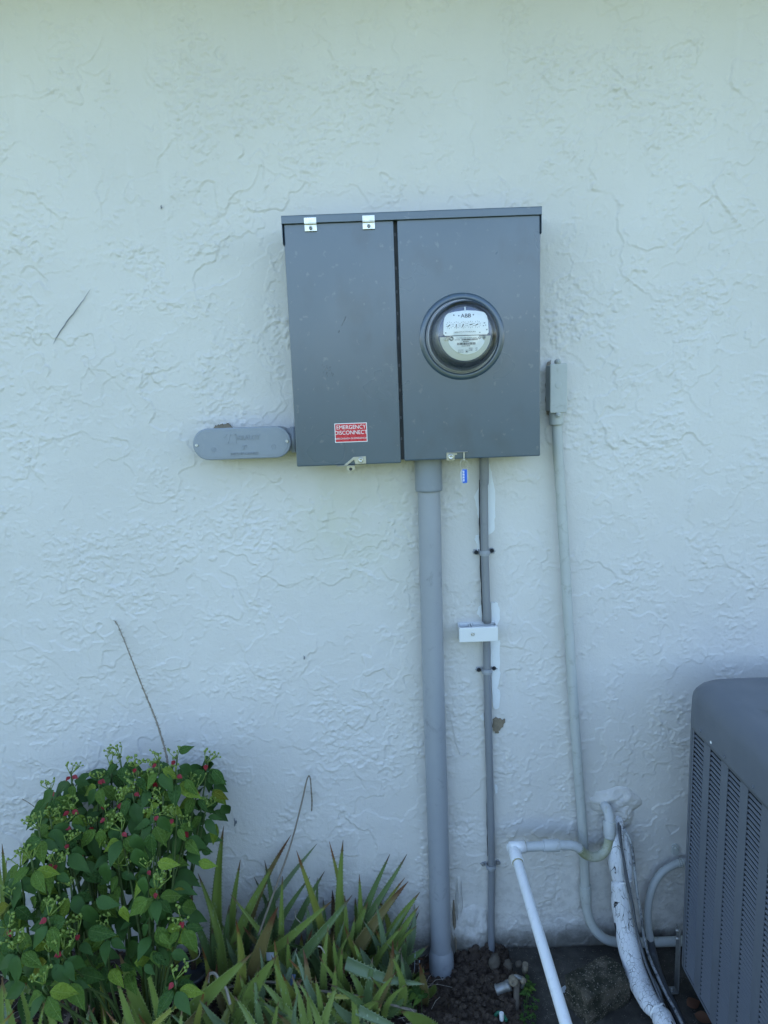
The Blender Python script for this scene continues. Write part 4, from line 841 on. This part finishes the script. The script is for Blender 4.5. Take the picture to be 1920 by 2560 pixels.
def inside(x, y, pl_):
    c_ = False; j = len(pl_)-1
    for i in range(len(pl_)):
        if (pl_[i][1] > y) != (pl_[j][1] > y) and x < (pl_[j][0]-pl_[i][0])*(y-pl_[i][1])/(pl_[j][1]-pl_[i][1])+pl_[i][0]: c_ = not c_
        j = i
    return c_
cnt = 0
while cnt < 260:
    x, y = rs.uniform(-30, 575), rs.uniform(1885, 2500)
    if not inside(x, y, poly): continue
    cnt += 1; d = dd_(x, y)-rs.uniform(.0, .13); p = P(x, y, max(.06, d)); a_ = rs.uniform(0, 6.28)
    yd = Vector((math.cos(a_), math.sin(a_)*.5-.2, rs.uniform(-1.3, -.1))); nd = TO+Vector((yd.x*.4+rs.uniform(-.4, .4), rs.uniform(-.4, .3), .3))
    low = max(0, (y-2150)/300); c_ = rs.choices((0, 1, 2, 3), (3.2, 4.5, 1.7+1.4*low, .25+.8*low))[0]
    put_leaf(p, yd, nd, rs.uniform(.030, .070), c_)
for (zx, zy, c_, s_, ax_, az) in ((740,880,2,.062,-.15,-1),(600,1170,1,.066,.35,-1),(1000,980,2,.05,-.2,-1),(1120,880,2,.05,1,-.05),(940,680,3,.06,.3,-1),(950,780,3,.065,.3,-1),(690,1140,0,.062,1,-.1),(640,1350,0,.065,1,-.1),(430,1290,0,.066,-1,-.15),(1000,1140,1,.062,-1,-.6),(1050,680,0,.06,-.1,-1),(860,1180,2,.045,.1,-1),(260,720,0,.06,-1,-.5),(350,390,0,.052,-1,-.8),(1260,120,0,.045,.9,.45),(1490,240,0,.055,.7,-.8),(1300,310,1,.05,.6,-.8),(1120,560,2,.05,.4,-1),(540,560,1,.05,0,-1),(640,660,1,.062,-.8,-.8),(700,650,1,.055,.2,-1),(1400,880,2,.048,1,-.1)):
    p = P(zx*.3617-ax_*10, 1850+(zy-40)*.3617, dd_(zx*.3617, 1850+zy*.3617)+.05); put_leaf(p, Vector((ax_, -.25, az)), TO+Vector((0, 0, .1)), s_, c_)
vis = leaves[:]; rs.shuffle(vis)
main_l, rest = vis[:298], vis[298:]
for i, (pos, yd, nd, s_, c_) in enumerate(main_l):
    o = bpy.data.objects.new('leaf', LM[c_][i % 3]); sc.collection.objects.link(o); o.parent = shrub; o.matrix_local = orient(pos-SO, yd, nd, s_)
def joined_leaves(lst, name, parent, mat_i, org):
    mb = MB()
    for i, (pos, yd, nd, s_, c_) in enumerate(lst):
        me = LM[c_][i % 3]; mt = orient(pos, yd, nd, s_); mb.add([mt @ v.co for v in me.vertices], [tuple(p_.vertices) for p_ in me.polygons], True)
    o = mb.build(name, mat_i, parent); o['kind'] = 'stuff'; return o
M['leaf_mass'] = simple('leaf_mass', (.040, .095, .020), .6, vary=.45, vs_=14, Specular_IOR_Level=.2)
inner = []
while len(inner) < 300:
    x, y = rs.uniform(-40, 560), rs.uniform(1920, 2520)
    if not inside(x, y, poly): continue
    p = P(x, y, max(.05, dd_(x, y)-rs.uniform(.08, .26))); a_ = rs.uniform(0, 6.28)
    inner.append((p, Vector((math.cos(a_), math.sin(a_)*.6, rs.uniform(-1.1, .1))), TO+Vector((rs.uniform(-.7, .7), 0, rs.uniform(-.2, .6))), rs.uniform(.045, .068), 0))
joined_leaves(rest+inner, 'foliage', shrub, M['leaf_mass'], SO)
# stems
bases = [Vector((-.74+rs.uniform(-.16, .16), -.30+rs.uniform(-.07, .05), .02)) for _ in range(12)]
for k in range(12):
    mb = MB()
    for i, p in enumerate(cpos):
        if min(range(12), key=lambda q: (bases[q]-p).length_squared) != k: continue
        mid = bases[k].lerp(p, .55)+Vector((rs.uniform(-.02, .02), rs.uniform(-.01, .03), 0)); mb.tube(smooth_path([bases[k], mid, p+Vector((0, 0, -.02)), p], 4), [.0032]*6+[.0022]*7, 6)
    if mb.v: mb.build('stem', M['stem'], shrub)
# bud clusters
def cluster_mesh(seed):
    rn = random.Random(seed); mb = MB(); n = rn.randint(4, 6)
    for k in range(n):
        a_ = 2*math.pi*k/n+rn.uniform(-.4, .4); q = Vector((math.cos(a_)*.012, math.sin(a_)*.012-.003, .012+rn.uniform(-.004, .008)))
        mb.tube([Vector((0, 0, 0)), q], [.0010, .0008], 4)
        for j in range(rn.randint(2, 4)):
            e = q+Vector((rn.uniform(-.007, .007), rn.uniform(-.007, .007), rn.uniform(.001, .009))); mb.tube([q, e], .0007, 4); mb.ico(e, rn.uniform(.0018, .0027), 1, (1, 1, 1.1), 0, rn)
    return mb.mesh('bud_cluster', M['ball'], Vector((0, 0, 0)))
CM = [cluster_mesh(s_) for s_ in range(6)]
BM_ = [leaf_mesh('bract', M['bract'], 40+s_, fold=.2, curl=.2, wide=.33) for s_ in range(2)]
for i, p in enumerate(cpos):
    o = bpy.data.objects.new('bud_cluster', CM[i % 6]); sc.collection.objects.link(o); o.parent = shrub
    s_ = rs.uniform(1.15, 1.6); OM = o.matrix_local = Matrix.Translation(p-SO) @ Matrix.Rotation(rs.uniform(0, 6), 4, 'Z') @ Matrix.Rotation(rs.uniform(.1, .5), 4, 'X') @ Matrix.Scale(s_, 4)
    for j in range(rs.choice((0, 0, 1, 1, 2))):
        b_ = bpy.data.objects.new('bract', BM_[j % 2]); sc.collection.objects.link(b_); b_.parent = o
        a_ = rs.uniform(-2.6, -.5); wd = Vector((math.cos(a_), math.sin(a_)*.8, -.25)); loc = p+wd*.006
        b_.matrix_local = OM.inverted() @ orient(loc-SO, wd, TO+Vector((0, 0, .2)), rs.uniform(.013, .020))

# ================================================================== ALOES
ra = random.Random(23)
def aloe_leaf(parent, base, tip, wid, mat, bend=0., side=0., flat=.35, hook=0.):
    n = 18; base = Vector(base); tip = Vector(tip); L = (tip-base).length; ax_ = (tip-base).normalized()
    view = Vector((0, -1, .35)); sd_ = ax_.cross(view).normalized(); nn = sd_.cross(ax_).normalized()
    if nn.y > 0: nn = -nn
    mb = MB(); K = 9; vs_ = []; uvs = []
    for i in range(n+1):
        t_ = i/n; c_ = base+ax_*L*t_+sd_*(side*L*math.sin(math.pi*t_)*.5+hook*L*t_**3)+nn*(bend*L*math.sin(math.pi*t_)*.5)
        w_ = wid*.5*(1-.30*t_)*(1-t_**2.6)**.9+.0006; th = w_*.55
        for k in range(K):
            u = k/(K-1); s_ = (u-.5)*2; dish = th*(.75*(1-s_*s_))         # rounded back, dished face
            vs_.append(c_+sd_*s_*w_+nn*(-dish*.15+abs(s_)**2*w_*flat*.6))
            uvs.append((u, t_))
        for k in range(K-2, 0, -1):
            u = k/(K-1); s_ = (u-.5)*2; vs_.append(c_+sd_*s_*w_-nn*(th*1.2*(1-s_*s_)+.0)+nn*abs(s_)**2*w_*flat*.6); uvs.append((u, t_))
    J = K+K-2; fs = [(i*J+k, i*J+(k+1) % J, (i+1)*J+(k+1) % J, (i+1)*J+k) for i in range(n) for k in range(J)]
    mb.add(vs_, fs, True); nteeth = int(L/.011)
    for e in (0, K-1):
        sg = -1 if e == 0 else 1
        for q in range(1, nteeth):
            t_ = q/nteeth*.93+.02; f_ = t_*n; i = int(f_); r_ = f_-i
            a_ = vs_[i*J+e].lerp(vs_[min(i+1, n)*J+e], r_); s_ = .0022+.0022*(1-t_)
            k0 = len(uvs); mb.add([a_-ax_*s_*.6, a_+sd_*sg*s_*1.15+ax_*s_*.5, a_+ax_*s_*.6], [(0, 1, 2)]); uvs += [(.0 if e == 0 else 1., t_)]*3
    org = ORG[parent.name]; me = bpy.data.meshes.new('leaf'); me.from_pydata([v-org for v in mb.v], [], mb.f); me.polygons.foreach_set('use_smooth', mb.sm)
    ul = me.uv_layers.new(name='UVMap')
    li = [0]*len(me.loops); me.loops.foreach_get('vertex_index', li); ul.data.foreach_set('uv', [c_ for v in li for c_ in uvs[v]])
    me.materials.append(M['aloe'][mat]); me.update()
    o = bpy.data.objects.new('leaf', me); sc.collection.objects.link(o); o.parent = parent; return o
Z2 = lambda x, y: (450+x*.3918, 1900+y*.3918)
Z1 = lambda x, y: (x*.3617, 1850+y*.3617)
# (basex, basey, tipx, tipy, width px in zoom, colour, side curve, base distance from wall or None)
LV2 = [(240,1200,235,420,62,'g',0,.07),(240,1290,120,720,50,'g',.12,.13),(370,1150,410,640,42,'g',-.1,.07),(380,1180,612,650,55,'g',-.08,.10),(500,1000,690,470,42,'b',-.10,.05),
 (650,1150,635,740,36,'g',.0,.14),(480,1080,305,870,36,'g',.05,.12),(290,1230,308,920,42,'d',.0,.10),(900,1120,718,585,45,'y',.06,.10),(1040,1150,1026,510,52,'g',-.04,.07),
 (1005,900,955,520,32,'y',.08,.05),(990,1050,975,830,50,'r',0,.05),(1150,1150,1165,730,36,'g',0,.06),(1190,1050,1362,610,42,'d',-.10,.05),(1160,1100,1482,625,42,'d',-.05,.06),
 (1120,1250,1435,760,66,'b',-.06,.10),(1290,1300,1540,850,55,'g',-.16,.08),(1330,1320,1522,930,55,'g',-.12,.10),(1290,1080,1418,745,30,'y',-.16,.04),(1320,1340,1590,1190,46,'d',.05,.10),
 (640,870,866,530,36,'p',-.06,.03),(680,1090,945,860,52,'g',.06,.16),(720,1350,1130,890,64,'d',-.05,.16),(455,1500,590,920,88,'b',-.04,.20),(330,1620,355,1020,58,'y',.16,.22),
 (20,1680,470,1245,92,'g',-.05,.30),(400,1690,640,1250,82,'g',-.15,.25),(655,1650,620,1150,40,'y',0,.26),(1060,1290,1560,1445,58,'p',.06,.22),(930,1690,1015,1440,46,'g',-.1,.30),
 (1020,1640,1003,1310,40,'g',-.1,.26),(1105,1690,1090,1440,40,'g',.1,.30),(680,1680,566,1250,46,'g',.15,.28),(720,1350,692,1125,40,'g',-.05,.2),(1005,1440,880,1255,30,'g',.05,.24),
 (1240,1690,1290,1555,26,'y',-.1,.30),(1300,1280,1248,915,36,'p',.06,.12),(560,1200,820,740,40,'d',-.05,.06),(700,1200,900,700,44,'d',-.05,.06),(860,1100,900,755,28,'d',0,.04),
 (600,1150,560,640,40,'d',.05,.05),(500,820,475,745,26,'d',.1,.03),(560,1300,570,900,60,'d',0,.08),(850,1300,790,930,60,'p',.05,.10),(1080,1200,1130,1000,36,'g',0,.1),
 (1060,1180,1075,870,38,'g',0,.09),(1130,1200,1190,900,60,'g',-.1,.07),(1240,1200,1300,1000,50,'d',0,.06),(1200,1330,1160,1190,70,'p',.1,.16),(1240,1330,1420,1060,36,'g',-.1,.12),
 (1240,1400,1440,950,26,'p',-.1,.10),(740,1480,720,1370,40,'g',.1,.28),(790,1500,750,1400,34,'g',.15,.28),(880,1600,850,1380,34,'g',.1,.28),(830,1640,820,1480,30,'g',0,.3),
 (560,1460,505,1380,50,'g',.1,.26),(440,1620,380,1370,46,'g',.1,.26),(430,1650,360,1500,46,'g',.1,.3),(1110,1300,1085,1150,40,'g',.2,.2),(950,1280,960,1060,36,'g',-.1,.2),
 (1050,1450,1060,1200,34,'g',-.1,.22),(1115,1420,985,1110,36,'g',-.2,.2),(1480,1620,1350,1440,40,'d',.1,.24),(1300,1640,1440,1430,28,'g',-.2,.26),(940,1500,1180,1500,22,'y',.05,.28),
 (1130,1590,1400,1690,50,'p',.05,.30),(1550,1690,1420,1590,90,'g',.1,.30),(600,1690,620,1540,30,'g',0,.32),(200,1300,210,1100,40,'d',0,.09),(420,1200,430,1000,50,'d',0,.07),(160,1250,60,900,50,'d',.1,.12),(930,1050,925,880,30,'d',0,.04)]
LV1 = [(980,1930,815,1480,115,'g',.05,.36),(1090,1930,1000,1495,56,'g',.06,.38),(880,1970,780,1640,70,'g',.08,.42),(1035,1860,968,1510,48,'g',.06,.30),(1050,1560,1050,1230,60,'g',-.06,.22),
 (1180,1620,1300,1080,50,'y',-.08,.20),(1350,1720,1312,850,24,'r',0,.12),(1190,1560,1252,1320,36,'g',-.1,.26),(1150,1980,1352,1750,46,'y',-.15,.42),(20,1950,12,1620,60,'g',.0,.42),
 (85,1950,28,1640,62,'g',.05,.45),(185,1950,132,1590,46,'g',.1,.42),(100,1830,195,1600,44,'y',-.1,.36),(360,1980,282,1750,72,'g',.1,.45),(265,1980,272,1775,34,'g',0,.46),
 (50,1990,125,1895,34,'y',-.1,.48),(425,1880,472,1680,40,'y',-.1,.38),(490,1940,545,1770,50,'r',-.1,.36),(25,1010,-5,715,50,'g',.08,.12),(35,1060,22,860,36,'g',0,.15),
 (45,1000,40,830,34,'g',-.05,.10),(760,1850,738,1460,60,'y',-.05,.30),(820,1980,750,1850,40,'y',.1,.44),(940,1980,860,1760,46,'g',.1,.40),(650,1980,600,1820,50,'d',.1,.42),(560,1980,590,1820,50,'d',.1,.42),(1250,1980,1260,1840,46,'g',0,.42),(200,1980,220,1800,60,'d',0,.40),(1480,1500,1450,1300,60,'d',.05,.12),(740,1980,735,1850,34,'g',.05,.44),(1240,1880,1255,1560,80,'b',.05,.24),(1330,1980,1460,1760,90,'b',-.1,.34)]
spec = [(Z2(a[0], a[1]), Z2(a[2], a[3]), a[4]*.3918, a[5], a[6], a[7]) for a in LV2]+[(Z1(a[0], a[1]), Z1(a[2], a[3]), a[4]*.3617, a[5], a[6], a[7]) for a in LV1]
cent = [((-.50, -.10), 'tall aloe against the wall right behind the shrub'), ((-.36, -.10), 'aloe beside the broken dry flower stalk'), ((-.22, -.08), 'aloe against the wall midway between shrub and thick conduit'), ((-.07, -.07), 'upright aloe with the two tallest spikes near the middle of the bed'),
        ((.02, -.10), 'aloe with a yellow-brown spotted leaf near the thick conduit'), ((.06, -.14), 'rightmost aloe, its leaves touching the thick conduit'), ((-.40, -.26), 'aloe with a broad brown central leaf in front of the dry stalk'), ((-.24, -.26), 'aloe with long crossing leaves at the middle front'),
        ((-.08, -.24), 'low sprawling aloe at the right front edge of the bed'), ((-.53, -.34), 'aloe with a wide leaf slanting up to the right at the bottom'), ((-.70, -.38), 'big-leaved aloe under the shrub at the bottom'), ((-.88, -.40), 'aloe below the left half of the shrub'), ((-1.02, -.42), 'aloe in the bottom left corner'), ((-1.0, -.14), 'aloe at the left frame edge behind the shrub')]
AL = []
for (cx_, cy_), lab in cent:
    AL.append(empty('aloe_plant', (cx_, cy_, .0), lab, 'aloe', 'aloes in the planting bed'))
def add_aloe(base, tip, wid, mat, side, bend=0.06):
    k = min(range(len(AL)), key=lambda q: (Vector(AL[q].location).xy-base.xy).length); aloe_leaf(AL[k], base, tip, wid, mat, bend, side, ra.uniform(.2, .5), ra.uniform(-.05, .05))
for (b_, t_, w_, mt, sd_, d) in spec:
    B_ = P(*b_, d); T_ = P(*t_, max(.02, d+ra.uniform(-.03, .03))); z_m = (1.9-d)/1.02/1775
    wid = w_*z_m*1.6
    if B_.z > .02:
        dv = (B_-T_).normalized()
        if dv.z < -.2: B_ = B_+dv*min(.22, (B_.z-.0)/-dv.z)
    add_aloe(B_, T_, wid, mt, sd_)
# filler leaves of the rosettes
for i, ((cx_, cy_), lab) in enumerate(cent):
    for k in range(17 if cy_ < -.2 else 11):
        a_ = ra.uniform(0, 6.28); r_ = ra.uniform(.05, .15); h = ra.uniform(.05, .22) if cy_ < -.2 else ra.uniform(.07, .22)
        b_ = Vector((cx_+ra.uniform(-.07, .07), cy_+ra.uniform(-.04, .04), soil_h(cx_, cy_)-.01)); t_ = b_+Vector((math.cos(a_)*r_, math.sin(a_)*r_*.7, h))
        t_.y = min(t_.y, -.012); t_.x = min(t_.x, .070-.03*ra.random()); b_.x = min(b_.x, .05)
        aloe_leaf(AL[i], b_, t_, ra.uniform(.02, .034), ra.choice('gggddpyyb'), ra.uniform(-.1, .35), ra.uniform(-.3, .3), .35, ra.uniform(-.2, .2))

# dry stalks, spikes, strands
o = MB().tube(smooth_path([P(*Z2(500, 1120), .16), P(*Z2(590, 870), .12), P(*Z2(700, 560), .06), P(*Z2(770, 300), .035), P(*Z2(806, 140), .03), P(*Z2(822, 100), .03)], 6), [.0030]*12+[.0024]*12+[.0019]*7, 8)
q = smooth_path([P(*Z2(822, 100), .03), P(*Z2(832, 120), .03), P(*Z2(838, 200), .026), P(*Z2(842, 260), .022), P(*Z2(840, 325), .02)], 5); o.tube(q, [.0016+.0008*(i % 2) for i in range(len(q))], 6)
tag(o.build('dry_stalk', M['stalk']), 'tall dry grey aloe flower stalk snapped over at its top', 'dry stalk')
mb = MB(); path = smooth_path([P(420, 1915, .10), P(414, 1880, .09), P(395, 1815, .07), P(378, 1770, .05), P(355, 1715, .04), P(330, 1650, .03), P(310, 1600, .025), P(300, 1575, .02), P(289, 1553, .02)], 8)
mb.tube(path, [(.0026*(1-i/len(path))+.0006)*(1+.35*math.sin(i*2.3)) for i in range(len(path))], 7)
for i in range(8, len(path)):
    for _ in range(2):
        if ra.random() < .9: a_ = ra.uniform(0, 6.28); e = Vector((math.cos(a_)*.0065, math.sin(a_)*.003, .003)); mb.tube([path[i], path[i]+e], [.0010, .0006], 4)
tag(mb.build('dry_spike', M['stalk']), 'dry brown seed spike leaning on the wall above the shrub', 'dry stalk')
o = MB().tube(smooth_path([P(55, 1997, .03), P(75, 2009, .035), P(98, 2026, .04), P(118, 2037, .05)], 5), [.0010, .0014]*8, 5); tag(o.build('dry_spike', M['stalk']), 'short thin dry grass head on the wall at the left of the shrub', 'dry stalk')
o = MB().tube(smooth_path([PG(*Z2(180, 1490), .06), PG(*Z2(520, 1415), .09), PG(*Z2(900, 1475), .08), PG(*Z2(1130, 1505), .06), PG(*Z2(1510, 1605), .03)], 6), .0036, 8); tag(o.build('fallen_stick', M['stalk']), 'long thin grey stick lying across the aloes at the front', 'stick')
for pts, lab, r_ in (([(460,1400,.22),(470,1480,.24),(500,1560,.25),(560,1590,.26),(600,1650,.27)], 'pale curling strand hanging over the brown-leaved aloe', .0017), ([(-20,1260,.2),(20,1210,.2),(60,1180,.2),(105,1185,.2),(126,1225,.2),(110,1265,.2),(60,1285,.2),(20,1290,.2)], 'pale looped strand next to the dark pot', .0014),
                     ([(180,1420,.24),(185,1370,.24),(220,1362,.24),(250,1400,.25),(290,1450,.26),(320,1560,.28)], 'pale split dry leaf strand under the slanting aloe leaf', .004), ([(800,1670,.30),(840,1690,.3),(880,1680,.3)], 'pale strand at the bottom edge of the bed', .002), ([(740,960,.1),(735,1000,.1),(770,1040,.1),(780,1060,.1)], 'short pale strand among the wall-side aloes', .0015), ([(880,1190,.2),(900,1195,.2),(930,1240,.2)], 'short pale strand on the crossing aloe leaves', .002)):
    o = MB().tube(smooth_path([P(*Z2(x, y), d) for x, y, d in pts], 5), r_, 6); tag(o.build('dry_strand', M['pale_root']), lab, 'dry strand')
mb = MB()
for k in range(420):
    x = ra.uniform(-1.1, .08); y = -ra.uniform(.02, .5); z = soil_h(x, y)+ra.uniform(0, .03); a_ = ra.uniform(0, 6.28); L = ra.uniform(.02, .09)
    p = Vector((x, y, z)); e = p+Vector((math.cos(a_)*L, math.sin(a_)*L*.6, ra.uniform(-.01, .03))); mb.tube([p, p.lerp(e, .5)+Vector((0, 0, ra.uniform(0, .015))), e], .0007, 4, False)
tag(mb.build('dead_grass', M['pale_root']), 'tangle of thin dead grass and roots under the aloes', 'dead grass', kind='stuff')
mb = MB()
for k in range(900):
    x = ra.uniform(-1.2, .1); y = -ra.uniform(.01, .6); z = soil_h(x, y)+.003; s_ = ra.uniform(.006, .016); a_ = ra.uniform(0, 6.28)
    u_ = Vector((math.cos(a_), math.sin(a_), ra.uniform(-.3, .5)))*s_; v_ = Vector((-math.sin(a_), math.cos(a_), ra.uniform(-.3, .3)))*s_*.5; p = Vector((x, y, z)); mb.add([p-u_, p-v_, p+u_, p+v_], [(0, 1, 2, 3)])
tag(mb.build('leaf_litter', M['brownleaf']), 'brown leaf litter on the soil of the planting bed', 'leaf litter', kind='stuff')
q = PG(485, 2455, .03); pot = MB().lathe((q.x, q.y-.02, 0), (0, 0, 1), [(.035, 0), (.045, .075), (.048, .075), (.048, .088), (.044, .088), (.040, .06), (.001, .055)], 28); tag(pot.build('plant_pot', M['pot']), 'small dark plastic pot half hidden among the aloes', 'plant pot')
q = P(*Z2(575, 1255), .2); o = MB().box((q.x-.010, q.y, q.z-.012), (q.x+.010, q.y+.0015, q.z+.012)); tag(o.build('plant_label', M['clearish']), 'small pale blue plastic tag among the aloe leaves', 'plant tag')
q = P(*Z2(700, 1430), .22); o = MB().add([q+Vector((-.012, 0, .03)), q+Vector((.018, 0, .028)), q+Vector((.004, -.02, -.03)), q+Vector((-.02, -.02, -.03)), q+Vector((-.012, .002, .03)), q+Vector((.018, .002, .028)), q+Vector((.004, -.018, -.03)), q+Vector((-.02, -.018, -.03))], [(0,1,2,3),(7,6,5,4),(0,4,5,1),(1,5,6,2),(2,6,7,3),(3,7,4,0)]); tag(o.build('plastic_strip', simple('blue_grey_plastic', (.10, .15, .24), .4)), 'blue-grey plastic strip leaning between the front aloes', 'plastic strip')
# weeds at the edge of the slab, broad leaves at the bed corner
def weed(name, lab, spots, mats, smin, smax, stemz=.03):
    r_ = empty(name, (spots[0][0], spots[0][1], 0), lab, 'weed'); og = ORG[r_.name]
    for (x, y, z) in spots:
        for k in range(3):
            a_ = ra.uniform(0, 6.28); o = bpy.data.objects.new('leaf', LM[ra.choice(mats)][k % 3]); sc.collection.objects.link(o); o.parent = r_
            o.matrix_local = orient(Vector((x, y, z))-og, Vector((math.cos(a_), math.sin(a_), ra.uniform(-.2, .5))), Vector((0, -.5, 1)), ra.uniform(smin, smax))
        if z > .02: MB().tube([Vector((x, y, -.01)), Vector((x, y, z))], .0011, 5).build('stem', M['stem'], r_)
weed('weed', 'small leafy green weed growing beside the ground clamp', [(lambda q: (q.x, q.y, q.z))(PG(1316+ra.uniform(-5, 8), 2460+ra.uniform(-12, 40), ra.uniform(.01, .035))) for _ in range(10)], (0, 1), .014, .024)
weed('weed', 'low feathery weed in the slab crack at the bottom edge', [(lambda q: (q.x, q.y, q.z))(PG(1318+ra.uniform(-14, 25), 2515+ra.uniform(-20, 50), ra.uniform(.003, .014))) for _ in range(34)], (0,), .006, .010)
weed('weed', 'broad lobed green seedling at the right corner of the aloe bed', [(lambda q: (q.x, q.y, q.z))(PG(1045+ra.uniform(-14, 14), 2475+ra.uniform(-10, 22), ra.uniform(.03, .06))) for _ in range(5)], (0, 1), .026, .036)
weed('seedling', 'single shrub seedling with one red bract in front of the dark pot', [(lambda q: (q.x, q.y, q.z))(P(438+ra.uniform(-14, 14), 2455+ra.uniform(-8, 22), .30)) for _ in range(4)], (0, 1), .036, .05)
q = PG(1721, 2513, .004); 
for k, (dx, dy, lab) in enumerate(((0, 0, 'red-brown dead leaf on the slab under the condenser corner'), (20, 22, 'second dead leaf nearer the bottom edge under the condenser'))):
    q = PG(1716+dx, 2513+dy, .008); me = leaf_mesh('dead_leaf', M['brownleaf'], 77+k, .2, .3, .3); o = bpy.data.objects.new('dead_leaf', me); sc.collection.objects.link(o); o.matrix_local = orient(q, Vector((1, .3-k, .1)), Vector((0, -.3, 1)), .05); tag(o, lab, 'dead leaf', 'dead leaves under the condenser')
# clear wires sticking up at the corner of the bed
for px_, lab in ((1035, 'left of two thin clear fibres standing by the conduit base'), (1046, 'right of two thin clear fibres standing by the conduit base')):
    o = MB().tube([PG(px_, 2452, 0.0), P(px_+3, 2378+(px_-1035)*2, .11)], .0008, 5); tag(o.build('fibre', M['clearish']), lab, 'fibre')
